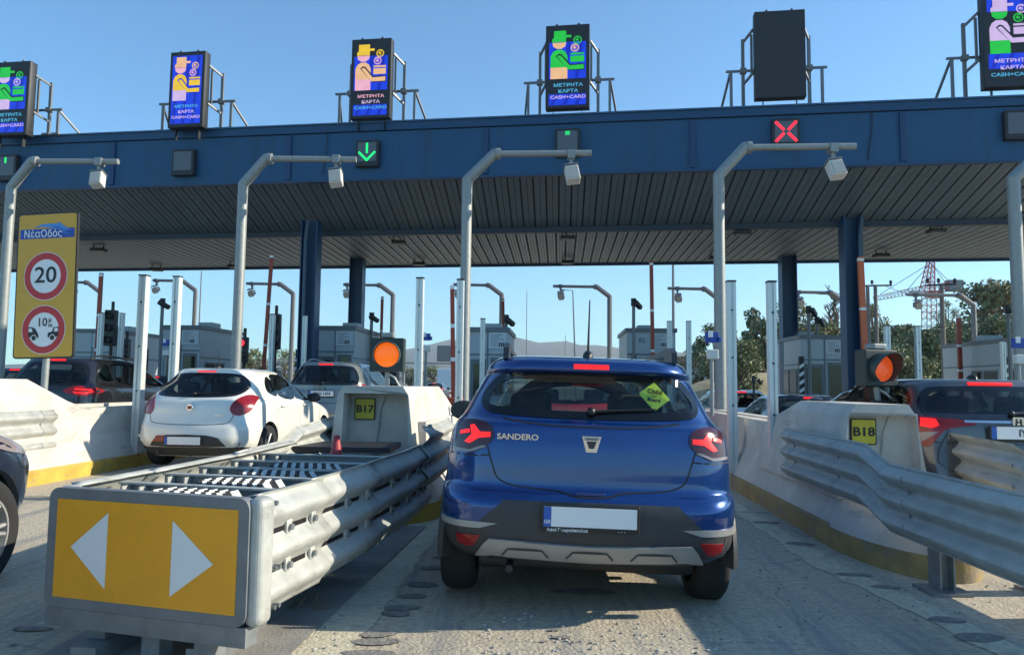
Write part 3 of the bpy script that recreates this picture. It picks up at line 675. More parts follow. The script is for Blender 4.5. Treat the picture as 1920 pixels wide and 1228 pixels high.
tc_ = n_.nodes.new('ShaderNodeTexCoord'); no_ = n_.nodes.new('ShaderNodeTexNoise'); no_.inputs['Scale'].default_value = 2.2; no_.inputs['Detail'].default_value = 6
ma_ = n_.nodes.new('ShaderNodeMix'); ma_.data_type = 'RGBA'; ma_.inputs[0].default_value = .22; vo_ = n_.nodes.new('ShaderNodeTexVoronoi'); vo_.feature = 'DISTANCE_TO_EDGE'; vo_.inputs['Scale'].default_value = .55
LN = n_.links.new; LN(tc_.outputs['Object'], no_.inputs['Vector']); LN(tc_.outputs['Object'], ma_.inputs[6]); LN(no_.outputs['Color'], ma_.inputs[7]); LN(ma_.outputs[2], vo_.inputs['Vector'])
mr_ = n_.nodes.new('ShaderNodeMapRange'); mr_.inputs[1].default_value = .002; mr_.inputs[2].default_value = .005; mr_.inputs[3].default_value = .80; mr_.inputs[4].default_value = 1; LN(vo_.outputs['Distance'], mr_.inputs[0])
vm_ = n_.nodes.new('ShaderNodeVectorMath'); vm_.operation = 'SCALE'; LN(src, vm_.inputs[0]); LN(mr_.outputs[0], vm_.inputs['Scale']); LN(vm_.outputs[0], b_.inputs['Base Color'])
mb = MB()
def quad_dir(x0, x1, y0, y1, z=0.):
    """strip along the lane direction; x measured at y=0"""
    k = math.tan(LANE); return [(x0 + y0 * k, y0, z), (x1 + y0 * k, y0, z), (x1 + y1 * k, y1, z), (x0 + y1 * k, y1, z)]
mb.add(quad_dir(-60, 40, -25, 60), [(0, 1, 2, 3)], conc_road); struct(mb.build('pavement'))
# joints between the slabs and the pale worn band along the island
def band(name, pts, wd, m, z=.004, jag=.0, seed=1, parent=None):
    rnd = random.Random(seed); out = []
    P_ = [Vector(p) for p in pts]; q = []
    for i in range(len(P_) - 1):
        n = max(2, int((P_[i + 1] - P_[i]).length / .12)); q += [P_[i].lerp(P_[i + 1], j / n) for j in range(n)]
    q.append(P_[-1]); vs = []
    for i, c in enumerate(q):
        d = (q[min(i + 1, len(q) - 1)] - q[max(0, i - 1)]).normalized(); nn = Vector((-d.y, d.x)) * wd / 2
        vs += [(*(c + nn * (1 + rnd.uniform(-jag, jag))), z), (*(c - nn * (1 + rnd.uniform(-jag, jag))), z)]
    mb = MB(); mb.add(vs, [(2 * i, 2 * i + 1, 2 * i + 3, 2 * i + 2) for i in range(len(q) - 1)], m); return struct(mb.build(name))
g2 = lambda px, py: P(px, py, Z=0).xy
a = g2(588, 1228); b = g2(785, 1003); d = (b - a).normalized()
band('lane_marking', [a - d * 2.5, a, b, b + d * 3], .34, road_pale, jag=.10, seed=3)
a = g2(1400, 965); b = g2(1560, 1065); c = g2(1850, 1200)
band('lane_marking', [a + (a - b).normalized() * 3, a, b, c, c + (c - b).normalized() * 2], .22, road_pale, jag=.25, seed=4)
for i, y in enumerate((3.05, 8.2, 13)):
    a = Vector((-14, y + 14 * math.tan(LANE))); b = Vector((12, y - 12 * math.tan(LANE))); band('slab_joint', [a, b], .022, stain, jag=.35, seed=10 + i, z=.0065)
def blob(px, py, rx, ry, seed, z=.0052, ang=0):
    c = P(px, py, Z=0); rnd = random.Random(seed); mb = MB(); n = 22; pts = []
    ph = [rnd.uniform(0, 6.28) for _ in range(3)]
    for i in range(n):
        t = 2 * math.pi * i / n; k = 1 + .10 * math.sin(2 * t + ph[0]) + .06 * math.sin(3 * t + ph[1]) + .03 * math.sin(7 * t + ph[2])
        pts.append((c.x + rx * k * math.cos(t), c.y + ry * k * math.sin(t), z + seed % 40 * .00008))
    mb.add(pts, [list(range(n))], stain); return struct(mb.build('road_stain'))
for i, (x, y, rx, ry) in enumerate([(790, 1096, .105, .07), (772, 1118, .085, .055), (753, 1140, .11, .05), (742, 1151, .09, .05), (708, 1190, .10, .05), (705, 1204, .12, .055), (815, 1065, .10, .06), (838, 1045, .11, .05), (858, 1025, .1, .06), (690, 1226, .12, .05),
        (1660, 1101, .09, .05), (1775, 1163, .10, .06), (1835, 1196, .14, .07), (1600, 1078, .12, .05), (1500, 1020, .12, .07), (1436, 980, .13, .06), (1040, 1182, .035, .02), (1052, 1196, .05, .025), (1020, 1204, .02, .012), (60, 1180, .12, .035), (25, 1210, .02, .015), (1095, 1110, .2, .07)]): blob(x, y, rx, ry, 50 + i)
# litter and dry twigs by the crash cushion
rnd = random.Random(5); mb = MB()
twig = mat('dry twig', (.22, .16, .09), .9)
for i in range(26):
    c = P(575 + rnd.uniform(-28, 22), 1135 + rnd.uniform(-10, 16), Z=0); a = rnd.uniform(0, 3.1); l = rnd.uniform(.03, .10)
    mb.cyl(c + Vector((0, 0, .01)), c + Vector((l * math.cos(a), l * math.sin(a), rnd.uniform(.01, .07))), .003, twig, 5)
struct(mb.build('twig_litter'), 'stuff')
def pebbles(name, n, box, seed):
    rnd = random.Random(seed); mb = MB()
    for i in range(n):
        c = P(rnd.uniform(box[0], box[2]), rnd.uniform(box[1], box[3]), Z=0); s = rnd.uniform(.004, .011)
        mb.sphere(c + Vector((0, 0, s * .4)), s, conc_dark if rnd.random() < .6 else concrete, 6, 4, sc=(1, rnd.uniform(.6, 1.2), .6))
    return struct(mb.build(name), 'stuff')
pebbles('grit', 160, (480, 1090, 640, 1228), 3); pebbles('grit', 160, (900, 1150, 1380, 1228), 4); pebbles('grit', 200, (1400, 930, 1900, 1200), 6)
# ---------------------------------------------------------------- toll islands: concrete head, walls, yellow kerb
shade_yellow = mat('dirty shaded kerb paint', (.33, .235, .10), .85, var=.3, vs=4, bump=.3, bs=40, spots=(3, (.24, .21, .17), .50, (1, .6, 2)))  # kerb yellow dulled with dirt and the right island's shade, put into the colour
def island(n, label, xl, xr, fy, hh, head_w, plate=None, L=24, nose=True, hl=2.2, nd=.6):
    """xl,xr: left/right foot of the walls at the head front (y=fy); walls follow the lane direction"""
    cx = (xl + xr) / 2; r = thing('toll_island', label, 'toll island', (cx, fy, 0), -LANE, group='concrete toll islands'); W_ = WM[r]
    hw = (xr - xl) / 2
    T = lambda x, y, z: W_ @ Vector((x, y, z))
    lw = .93; yellow_paint = shade_yellow if n == 1 else MATS['worn yellow kerb paint']
    for sg in (-1, 1):       # profile: sloped foot and upright wall
        prof = [(hw, 0), (hw, .17), (hw - .10, .36), (hw - .19, .55), (hw - .21, lw), (hw - .40, lw), (hw - .40, 0)]
        ys = [-.02, .23, .26, .5, 1.0, 2, 3, 4.5, 6, 8, 11, 15, L]
        vs = []; 
        for y in ys:
            for x, z in prof: vs.append(T(sg * x, y + 0.0, z if y > .25 else min(z, .56)))
        k = len(prof); fs = [(i * k + j, i * k + (j + 1) % k, (i + 1) * k + (j + 1) % k, (i + 1) * k + j) for i in range(len(ys) - 1) for j in range(k)]
        m = MB(); m.add(vs, fs + [list(range(k)), list(range((len(ys) - 1) * k, len(ys) * k))], concrete); m.build('wall', r)
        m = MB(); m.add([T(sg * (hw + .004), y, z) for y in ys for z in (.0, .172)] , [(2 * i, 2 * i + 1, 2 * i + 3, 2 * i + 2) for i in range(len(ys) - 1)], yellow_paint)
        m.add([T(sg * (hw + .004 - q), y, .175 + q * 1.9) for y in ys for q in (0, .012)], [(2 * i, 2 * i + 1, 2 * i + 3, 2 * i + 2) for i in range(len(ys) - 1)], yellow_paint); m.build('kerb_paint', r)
    m = MB(); m.box(None, (hw * 2 - .8, L - 1, .22), concrete, M=W_ @ Matrix.Translation((0, L / 2 + .6, .11))); m.build('platform', r)
    # rounded nose skirt in front of the head
    if nose:
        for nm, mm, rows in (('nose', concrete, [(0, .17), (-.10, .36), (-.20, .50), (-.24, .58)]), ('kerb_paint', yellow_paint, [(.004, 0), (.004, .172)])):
            vs = []; N_ = 16; k = len(rows)
            for i in range(N_ + 1):
                a = math.pi * i / N_
                for off, z in rows: vs.append(T((hw + off) * math.cos(a), -(nd + off) * math.sin(a) * 1.0, z))
            fs = [(i * k + j, i * k + j + 1, (i + 1) * k + j + 1, (i + 1) * k + j) for i in range(N_) for j in range(k - 1)]
            if mm is concrete: fs.append([i * k + k - 1 for i in range(N_ + 1)])
            m = MB(); m.add(vs, fs, mm, True); m.build(nm, r)
    # the head: tapered block with a recessed bay in its face
    m = MB(); b = head_w / 2; t = b - .05; tz = hh
    body = [(-b - .06, .40), (b + .06, .40), (b, .75), (t, tz - .10), (t - .06, tz), (-t + .06, tz), (-t, tz - .10), (-b, .75)]
    rx0, rx1, rz0, rz1 = -b + (.12 if plate != 'B18' else .05), b - (.06 if plate != 'B18' else .04), .56, tz - .075
    b2 = max(b, hw - .20); fl = lambda y: 1 + (b2 / b - 1) * min(1, y / 1.2)
    def sec(y): return [T(x * fl(y), y, z) for x, z in body]
    k = len(body); secs = [sec(0), sec(.35), sec(1.0)]
    e = [T(x, hl, min(z, lw + .1) if z > .9 else z) for x, z in body]
    secs.append(sec(hl - .35)); secs.append([T(x * fl(9), hl + .75, min(z, lw)) for x, z in body])
    vs = [p for s_ in secs for p in s_]; fs = [(i * k + j, i * k + (j + 1) % k, (i + 1) * k + (j + 1) % k, (i + 1) * k + j) for i in range(len(secs) - 1) for j in range(k)]
    fs.append(list(range((len(secs) - 1) * k, len(secs) * k))); m.add(vs, fs, concrete)
    # front ring around the bay and the bay itself
    rec = [(rx0 - .02, rz0), (rx1 + .02, rz0), (rx1, rz1), (rx0, rz1)]; dep = .13 if plate == 'B18' else .26
    fr = [T(x, 0, z) for x, z in body]; ro = [T(x, 0, z) for x, z in rec]; ri = [T(x * .97, dep, z - .01) for x, z in rec]
    m.add(fr + ro, [(0, 1, 9, 8), (1, 2, 3, 10, 9), (3, 4, 5, 6, 11, 10), (6, 7, 0, 8, 11)], concrete)
    m.add(ro + ri, [(0, 1, 5, 4), (1, 2, 6, 5), (2, 3, 7, 6), (3, 0, 4, 7), (4, 5, 6, 7)], concrete)
    m.build('head', r)
    if plate:
        px = rx0 + .16 if plate == 'B17' else rx0 + .16; pz = tz - .24
        m = MB(); M = W_ @ Matrix.Translation((px, dep - .03, pz)); m.prism(rrect(-.108, -.112, .108, .112, .012), 0, .02, black_paint, M=M); m.prism(rrect(-.098, -.102, .098, .102, .010), -.003, 0, mat('yellow plate film', (.55, .45, .03), .5, var=.05), M=M); pl = m.build('number_sign', r)
        text(plate, .105, black_paint, pl, M @ Matrix.Translation((0, -.006, -.003)) @ Matrix.Rotation(R(90), 4, 'X'), wide=1.15, bold=.003)
        m = MB(); m.tube([T(px + .22, dep - .02, rz1 - .02), T(px + .17, dep - .015, rz1 - .16), T(px + .13, dep - .015, .66)], .006, conc_dark, 6)
        m.bev(None, (.11, .05, .11), mat('grey box plastic', (.36, .38, .38), .5), .008, M=W_ @ Matrix.Translation((px + .12, dep - .03, .65))); m.build('junction_box', r)
    return r, W_
IS = {}
IS[-2] = island(-2, 'leftmost concrete toll island, mostly hidden behind the black suv', -12.6, -10.9, 9.6, 1.3, 1.1)
IS[-1] = island(-1, 'sunlit concrete toll island with a sloping head under the yellow speed sign', -7.9, -6.10, 7.2, 1.33, 1.2, hl=2.8)
IS[0] = island(0, 'concrete toll island with the yellow B17 sign in its recessed face', -2.13, -.70, 7.6, 1.30, .84, 'B17')
IS[1] = island(1, 'concrete toll island with the yellow B18 sign in its recessed face', 2.70, 3.64, 6.35, 1.20, .66, 'B18', hl=1.8, nd=1.15)
IS[2] = island(2, 'concrete toll island at the far right behind the dark grey suv', 7.6, 9.2, 7.0, 1.2, 1.1)
# ---------------------------------------------------------------- three-wave guardrails
def rail(name, label, path, side, h=.50, wob=.002, posts=(), parent=None, slots=None, m=galv, group='galvanised guardrails', bolts=True):
    """path: (x, y, top z); side: +1 the corrugated face looks to +x"""
    pts = [Vector(p) for p in path]
    if parent is None: r = thing(name, label, 'guardrail', (pts[0].x, pts[0].y, 0), group=group)
    else: r = parent
    prof = []; n = 36
    for i in range(n + 1):
        t = i / n; u = .042 * math.cos(2 * math.pi * 3 * (t - 1 / 6)); u = u * .78
        prof.append((u, -h * t))
    prof = [(-.02, -.012)] + prof + [(-.02, -h + .012)]
    q = []
    for i in range(len(pts) - 1):
        k = max(1, int((pts[i + 1] - pts[i]).length / .25)); q += [pts[i].lerp(pts[i + 1], j / k) for j in range(k)]
    q.append(pts[-1]); mb = MB(); vs = []; rnd = random.Random(7); k = len(prof)
    for i, c in enumerate(q):
        d = (q[min(i + 1, len(q) - 1)] - q[max(i - 1, 0)]); d.z = 0; d.normalize(); nn = Vector((d.y, -d.x, 0)) * side
        if nn.x * side < 0: nn = -nn
        w_ = rnd.uniform(-wob, wob)
        for u, z in prof: vs.append(c + nn * (u + .045 + w_) + Vector((0, 0, z)))
    mb.add(vs, [(i * k + j, i * k + j + 1, (i + 1) * k + j + 1, (i + 1) * k + j) for i in range(len(q) - 1) for j in range(k - 1)], m, True)
    o = mb.build('beam', r, recalc=False)
    sm = o.modifiers.new('s', 'SOLIDIFY'); sm.thickness = .006; sm.offset = 0
    bl = MB(); acc = 0
    for i in range(len(q) - 1):
        acc += (q[i + 1] - q[i]).length
        if bolts and acc > .95 or (bolts and i == 1):
            acc = 0; d = (q[i + 1] - q[i]); d.z = 0; d.normalize(); nn = Vector((d.y, -d.x, 0)) * (1 if d.y * side > 0 else -1)
            for zz in (-h / 3, -2 * h / 3): c = q[i] + nn * .005 + Vector((0, 0, zz)); bo = MB(); bo.cyl(c, c + nn * .018, .016, galv_dark, 8); bo.build('bolt', r)
            if rnd.random() < 2:   # overlap seam
                bl = MB(); c0 = q[i]; vs = [c0 + nn * (u + .049) + Vector((0, 0, z)) + d * e for u, z in prof for e in (0, .012)]
                bl.add(vs, [(2 * j, 2 * j + 1, 2 * j + 3, 2 * j + 2) for j in range(k - 1)], galv_dark if i % 2 else m); bl.build('overlap_seam', r)
    for (x, y, tz) in posts:
        mb = MB()
        for e in (-.045, .045): mb.box((x + e, y, tz / 2), (.012, .14, tz), galv_dark)
        mb.box((x, y, tz / 2), (.085, .012, tz), galv_dark); mb.box((x, y, .012), (.26, .26, .02), galv_dark); mb.build('post', r)
    return r
rail('guardrail', 'three wave guardrail in shade running from the B18 head to the right picture edge', [(2.82, 7.6, .93), (2.74, 5.72, .91), (2.72, 5.35, .80), (2.70, 4.2, .79), (2.72, 3.0, .79), (2.85, 1.2, .79), (3.1, -1.6, .79)], -1, .48, .003, posts=[(2.86, 5.0, .72), (2.92, 3.1, .7), (3.1, 1.1, .7), (3.3, -.8, .7)])
rail('guardrail', 'shaded guardrail on the far side of the B18 head beside the dark grey suv', [(3.95, 6.9, .95), (3.75, 5.6, .93), (3.62, 5.1, .85), (3.5, 4.2, .80), (3.45, 1.5, .79)], 1, .48, .003, posts=[(3.55, 5.0, .7), (3.4, 3, .7)])
rail('guardrail', 'short sunlit guardrail bolted to the concrete wall at the left edge', [(-6.12, 9.95, .93), (-6.27, 7.4, .93), (-6.4, 5, .80)], 1, .56, .002)
r = thing('kerb_nose', 'faded red concrete kerb nose under the right guardrail at the right edge', 'kerb', (3.15, 3.6, 0))
m = MB(); m.bev((3.30, 3.65, .055), (.5, 1.6, .11), red_paint, .012); m.build('kerb', r)
m = MB(); m.bev((3.30, 1.9, .08), (.62, 2.05, .155), conc_dark, .012); m.build('kerb', r)
# ---------------------------------------------------------------- the crash cushion
cc = thing('crash_cushion', 'galvanised crash cushion with amber front plate and two white arrow triangles', 'crash cushion', (-1.69, 3.47, 0)); 
FR = Vector((-1.165, 3.375, 0)); FL = Vector((-2.25, 3.68, 0)); fd = (FR - FL).normalized(); fn = Vector((-fd.y, fd.x, 0)); FWD = (FR - FL).length
FM = Matrix.Translation(FL + Vector((0, 0, 0))) @ Matrix(((fd.x, fn.x, 0, 0), (fd.y, fn.y, 0, 0), (0, 0, 1, 0), (0, 0, 0, 1)))
grey_face = mat('grey painted steel face', (.19, .205, .215), .55, .2, var=.15, vs=5, spots=(8, (.12, .13, .135), .62))
m = MB(); m.prism(rrect(0, .235, FWD, .80, .055, 6), -.005, .05, grey_face, M=FM); m.build('front_panel', cc)
m = MB(); m.prism([(.055, .285), (FWD - .055, .285), (FWD - .055, .748), (.055, .748)], -.009, -.005, orange_film, M=FM)
fp = m.build('sign_plate', cc)
m = MB(); zc = .515
m.prism([(.15, zc + .01), (.36, zc + .18), (.36, zc - .17)], -.012, -.009, white_film, M=FM); m.build('arrow_mark', fp)
m = MB(); m.prism([(FWD - .175, zc - .015), (FWD - .40, zc + .165), (FWD - .40, zc - .175)], -.012, -.009, white_film, M=FM); m.build('arrow_mark', fp)
m = MB(); m.prism([(.01, .145), (FWD - .0, .145), (FWD - .0, .232), (.01, .232)], -.0, .09, galv_dark, M=FM); m.build('lower_beam', cc)
for x in (.24, .55, .84):
    m = MB(); m.prism([(x, .0), (x + .10, .0), (x + .10, .142), (x, .142)], .03, .12, galv_dark, M=FM); m.build('foot', cc)
# side paths
RP = [Vector((-1.195, 3.46, .795)), Vector((-1.08, 4.0, .80)), Vector((-.93, 4.8, .80)), Vector((-.80, 5.8, .80)), Vector((-.74, 6.45, .81))]
LP = [Vector((-2.20, 3.80, .79)), Vector((-2.12, 4.4, .79)), Vector((-2.02, 5.4, .79)), Vector((-1.98, 6.6, .79))]
m = MB()    # rounded corner casting
for c, s_ in ((FR, 1), (FL, -1)):
    m = MB(); M = Matrix.Translation((c.x + (.03 if s_ > 0 else .06), c.y + .066, .515)) @ Matrix.Rotation(-R(16), 4, 'Z'); m.bev(None, (.085 if s_ > 0 else .08, .12, .572), galv, .036, M=M, seg=5); m.build('corner_column', cc)
def panel(path, side, ntel):
    """overlapping telescoping three-wave fender panels with long slots"""
    for q in range(ntel):
        a = path[q]; b = path[q + 1]; off = .014 * (ntel - q)
        d = (b - a); d.z = 0; d.normalize(); nn = Vector((d.y, -d.x, 0)) * side
        h = .545; prof = []; n = 42
        for i in range(n + 1):
            t = i / n; c_ = math.cos(2 * math.pi * 3 * (t - 1 / 6)); u = .031 * c_; prof.append((u, -h * t))
        prof = [(-.07, .0), (-.02, .012)] + prof + [(-.03, -h)]
        st = 7; vs = []; k = len(prof); Lg = (b - a).length + .12
        rnd = random.Random(q + 3 + side)
        for i in range(st + 1):
            t = i / st; c = a + d * (Lg * t); kk = rnd.uniform(-.002, .002)
            for u, z in prof: vs.append(c + nn * (u + off + kk) + Vector((0, 0, z)))
        m = MB(); m.add(vs, [(i * k + j, i * k + j + 1, (i + 1) * k + j + 1, (i + 1) * k + j) for i in range(st) for j in range(k - 1)], galv, True)
        o = m.build('side_panel', cc, recalc=False); sm = o.modifiers.new('s', 'SOLIDIFY'); sm.thickness = .008; sm.offset = 0
        for row in (1, 2):
            zz = -h * row / 3
            m = MB(); y0, y1 = .12, Lg * .72
            p0 = a + d * y0 + nn * (off - .027) + Vector((0, 0, zz)); p1 = a + d * y1 + nn * (off - .027) + Vector((0, 0, zz))
            m.bar(p0, p1, .012, .024, black_plastic); m.build('slot', o)
            if side > 0 or q > 0:
                for e in (.42, .98) if q == 0 else (.5, .98):
                    c = a + d * (Lg * e - (.12 if e > .9 else 0)) + nn * (off - .015) + Vector((0, 0, zz))
                    M = Matrix((nn, d, Vector((0, 0, 1)))).transposed().to_4x4(); M.translation = c
                    m = MB(); m.bev(None, (.02, .055, .085), galv, .008, M=M); m.cyl(c, c + nn * .028, .016, galv_dark, 10); m.build('bolt_plate', o)
    return
panel(RP, 1, 4); panel(LP, -1, 3)
m = MB()
for (z, yy) in ((.77, .06), (.755, .11), (.70, .12), (.70, .16), (.45, .12), (.45, .16), (.27, .12), (.27, .16)):
    c = RP[0] + (RP[1] - RP[0]).normalized() * yy; c.z = z; m = MB(); m.cyl(c, c + Vector((.075, -.01, 0)), .011, galv_dark, 8); m.build('bolt', cc)
# diaphragms with flanges, gussets and honeycomb cartridges between them
ys = [3.98, 4.42, 4.84, 5.28, 5.8]
white_cell = mat('white cell plate', (.62, .63, .60), .5, var=.05)
for i, y in enumerate(ys):
    def xat(path, y):
        for a, b in zip(path, path[1:]):
            if a.y <= y <= b.y: return a.x + (b.x - a.x) * (y - a.y) / (b.y - a.y)
        return path[-1].x
    sk2 = lambda x: y - (x + 1.6) * math.tan(R(14) if y < 4.2 else R(11) if y < 4.6 else ROW)
    x0 = xat(LP, y + .08) + .03; x1 = xat(RP, y - .08) - .03
    A = Vector((x0, sk2(x0), 0)); B = Vector((x1, sk2(x1), 0)); u = (B - A).normalized(); nn = Vector((-u.y, u.x, 0)); ln = (B - A).length
    M = Matrix.Translation(A) @ Matrix(((u.x, nn.x, 0, 0), (u.y, nn.y, 0, 0), (0, 0, 1, 0), (0, 0, 0, 1)))
    m = MB(); m.prism([(0, .22), (ln, .22), (ln, .76), (0, .76)], 0, .012, galv_dark, M=M); m.prism([(0, .762), (ln, .762), (ln, .772), (0, .772)], -.02, .035, galv, M=M); m.prism([(0, .60), (ln, .60), (ln, .61), (0, .61)], -.035, -.001, galv_dark, M=M)
    for gx in (.06, .17):
        m.prism([(gx, .60), (gx + .012, .60), (gx + .012, .758), (gx, .758)], -.07, -.002, galv, M=M)
    m.build('diaphragm', cc)
    if i < 4:
        m = MB(); cols = 14; rows_ = 3; cw = .42 / cols; rd = .20 / rows_
        for c_ in range(cols):
            for r_ in range(rows_):
                x = ln * .42 + c_ * cw; yb = -.34 + r_ * rd; up = (c_ + r_) % 2
                z0, z1 = (.782, .742)
                m.add([M @ Vector(v) for v in ((x, yb, z0), (x + cw, yb, z1), (x + cw, yb + rd, z1), (x, yb + rd, z0))], [(0, 1, 2, 3)], white_cell if up else black_plastic)
                m.add([M @ Vector(v) for v in ((x, yb, .60), (x + cw, yb, .60), (x + cw, yb, z1), (x, yb, z0))], [(0, 1, 2, 3)], white_cell if up else black_plastic)
        m.prism([(ln * .42 - .01, .34), (ln * .42 + .43, .34), (ln * .42 + .43, .66), (ln * .42 - .01, .66)], -.34, -.10, dark_metal, M=M); m.build('energy_cartridge', cc)
m = MB()
for x in (-1.95, -1.42): m.bar((x, 3.5, .05), (x + .25, 7.1, .05), .12, .10, galv_dark)
m.build('base_rail', cc)
m = MB(); m.box((-1.55, 7.15, .72), (.9, .7, .05), dark_metal); m.build('end_cover', cc)
sheet('concrete_pad', [(-2.25, 3.35), (-1.10, 3.2), (-.78, 7.0), (-2.1, 7.0)], .012, conc_dark)
rail('guardrail', 'short sunlit guardrail stepping up from the crash cushion beside the blue hatchback', [(-.76, 6.3, .97), (-.70, 6.9, .97), (-.66, 7.75, .98)], 1, .52, .001)
m = MB()
rail('guardrail', 'sunlit guardrail stepping up between the white hatchback and the B17 head', [(-2.08, 5.6, .80), (-2.04, 6.6, .81), (-2.0, 6.9, .92), (-1.90, 7.9, .97)], 1, .46, .002)
# small red bollard behind the cushion
p = P(630, 858, Y=6.0); r = tag(MB().lathe([(.001, .0), (.052, 0), (.045, .05), (.032, .13), (.026, .15), (.028, .165), (.022, .185), (.001, .19)], (p.x, p.y, .72), (0, 0, 1), mat('dark red plastic', (.38, .04, .05), .5), 18).build('marker_cone'), 'small dark red marker cone standing at the rear of the crash cushion', 'marker'); recenter(r)
# ---------------------------------------------------------------- the canopy
can = thing('toll_canopy', 'long blue toll plaza canopy with slatted grey soffit spanning every lane', 'canopy', (0, 18.5, 0), -ROW); CW = WM[can]
X0, X1 = -34, 26
HB, HT, HM, HE = 6.67, 8.12, 5.80, 5.72; DM, DE = 2.55, 8.0
T = lambda x, y, z: CW @ Vector((x, y, z))
m = MB(); m.box(None, (X1 - X0, .12, HT - HB - .2), blue_clad, M=CW @ Matrix.Translation(((X0 + X1) / 2, 0, (HT + HB) / 2 - .1)))
fa = m.build('fascia', can)
m = MB(); m.box(None, (X1 - X0 + .1, .22, .20), blue_steel, M=CW @ Matrix.Translation(((X0 + X1) / 2, .0, HT - .08))); m.box(None, (X1 - X0 + .12, .30, .035), mat('pale blue coping', (.05, .12, .22), .4, .2), M=CW @ Matrix.Translation(((X0 + X1) / 2, 0, HT + .04))); m.build('coping', can)
m = MB(); m.box(None, (X1 - X0, .14, .07), blue_steel, M=CW @ Matrix.Translation(((X0 + X1) / 2, -.02, HB - .02)))
m.build('drip_edge', can)
for x in (-16.6, -11.2, -6.05, -.72, 4.45, 9.3, 14.5, 19.6):
    m = MB(); m.box(None, (.13, .05, HT - HB - .26), mat('dark blue joint', (.010, .045, .125), .5), M=CW @ Matrix.Translation((x, -.085, (HT + HB) / 2 - .1))); m.build('cladding_joint', can)
for x in (-5.0, 8.6):
    m = MB(); m.tube([T(x, -.10, HT + .05), T(x + .02, -.10, HT - .5), T(x - .1, -.10, HB + .1)], .012, dark_metal, 6); m.build('cable', can)
m = MB(); m.box(None, (X1 - X0, DE, .12), dark_metal, M=CW @ Matrix.Translation(((X0 + X1) / 2, DE / 2 + .1, 7.7))); m.build('roof', can)
m = MB(); m.box(None, (X1 - X0, .12, 2.0), blue_clad, M=CW @ Matrix.Translation(((X0 + X1) / 2, DE + .06, 6.75))); m.build('fascia', can)
dark_steel = mat('dark blue grey steel', (.018, .032, .055), .5)
# slats run with the lanes (skewed to the fascia); each slat a raised strip over a dark joint
SK = math.tan(ROW - LANE)
def slats(name, y0, z0, y1, z1, mm, pitch=.33, fill=.86, sub=2):
    m = MB(); n = int((X1 - X0) / pitch); dz = .05
    m.add([T(X0, y0, z0 + dz), T(X1, y0, z0 + dz), T(X1, y1, z1 + dz), T(X0, y1, z1 + dz)], [(0, 1, 2, 3)], soffit_gap)
    for i in range(n):
        for s_ in range(sub):
            a = X0 + i * pitch + s_ * pitch * fill / sub; wd = pitch * fill / sub - (.012 if sub > 1 else 0)
            s0 = -(y0) * SK; s1 = -(y1) * SK; zz = .0 if s_ % 2 == 0 else .006
            v = [T(a + s0, y0, z0 + zz), T(a + wd + s0, y0, z0 + zz), T(a + wd + s1, y1, z1 + zz), T(a + s1, y1, z1 + zz)]
            v += [q + Vector((0, 0, .05 - zz)) for q in v]; m.add(v, [(0, 1, 2, 3), (1, 5, 6, 2), (0, 4, 7, 3)], mm)
    m.build(name, can)
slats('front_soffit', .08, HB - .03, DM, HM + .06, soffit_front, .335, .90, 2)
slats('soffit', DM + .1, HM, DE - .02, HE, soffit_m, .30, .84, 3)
m = MB(); m.box(None, (X1 - X0, .16, .16), dark_steel, M=CW @ Matrix.Translation(((X0 + X1) / 2, DM + .02, HM - .02))); m.build('soffit_beam', can)
m = MB(); m.box(None, (X1 - X0, .10, .10), blue_steel, M=CW @ Matrix.Translation(((X0 + X1) / 2, DE + .02, HE - .04))); m.build('soffit_beam', can)
for px, yy in ((185, 466), (293, 503), (440, 497), (748, 452), (786, 492), (1064, 443), (1064, 489), (1392, 434), (1342, 481), (1755, 430), (1652, 476)):
    Y = 22.8 if yy < 470 else 26.0
    p = P(px, yy, Y=Y); zz = HM - .0 if Y < 24 else HE; p = P(px, yy, Z=zz - .12)
    m = MB()
    m.bev(None, (.42, .34, .10), dark_metal, .02, M=Matrix.Translation((p.x, p.y, zz - .17))); m.box((p.x - .16, p.y, zz - .07), (.03, .03, .14), dark_metal); m.box((p.x + .16, p.y, zz - .07), (.03, .03, .14), dark_metal)
    m.box((p.x, p.y, zz - .225), (.34, .26, .01), grey_metal); l = m.build('soffit_light', can)
# columns
for i, (px, Y, w_, top, lab) in enumerate([(579, 20.9, .44, 5.95, 'front left blue steel column with a grey downpipe'), (1598, 19.6, .44, 5.95, 'front right blue steel column with a grey downpipe'), (668, 26.0, .44, 5.75, 'slim dark blue column at the rear edge of the canopy, left'), (1478, 24.4, .46, 5.75, 'slim dark blue column at the rear edge of the canopy, right')]):
    x = P(px, 600, Y=Y).x; r = thing('canopy_column', lab, 'column', (x, Y, 0), -LANE, group='canopy columns'); W_ = WM[r]
    m = MB()
    for e in (-1, 1): m.box(None, (.03, w_, top), blue_steel, M=W_ @ Matrix.Translation((e * w_ / 2, 0, top / 2)))
    m.box(None, (w_ - .04, .03, top), blue_steel, M=W_ @ Matrix.Translation((0, .05, top / 2))); m.build('shaft', r)
    if i < 2:
        m = MB(); a = (-.09 if i == 0 else .16); m.tube([W_ @ Vector((a + .06, -.25, top - .02)), W_ @ Vector((a, -.22, top - .6)), W_ @ Vector((a, -.2, .3))], .055, galv_pole if 0 else mat('blue grey pipe', (.05, .085, .13), .45, .2), 12); m.build('downpipe', r)
    m = MB(); m.bev(None, (w_ + .3, w_ + .3, .5), concrete, .03, M=W_ @ Matrix.Translation((0, 0, .25))); m.build('plinth', r)
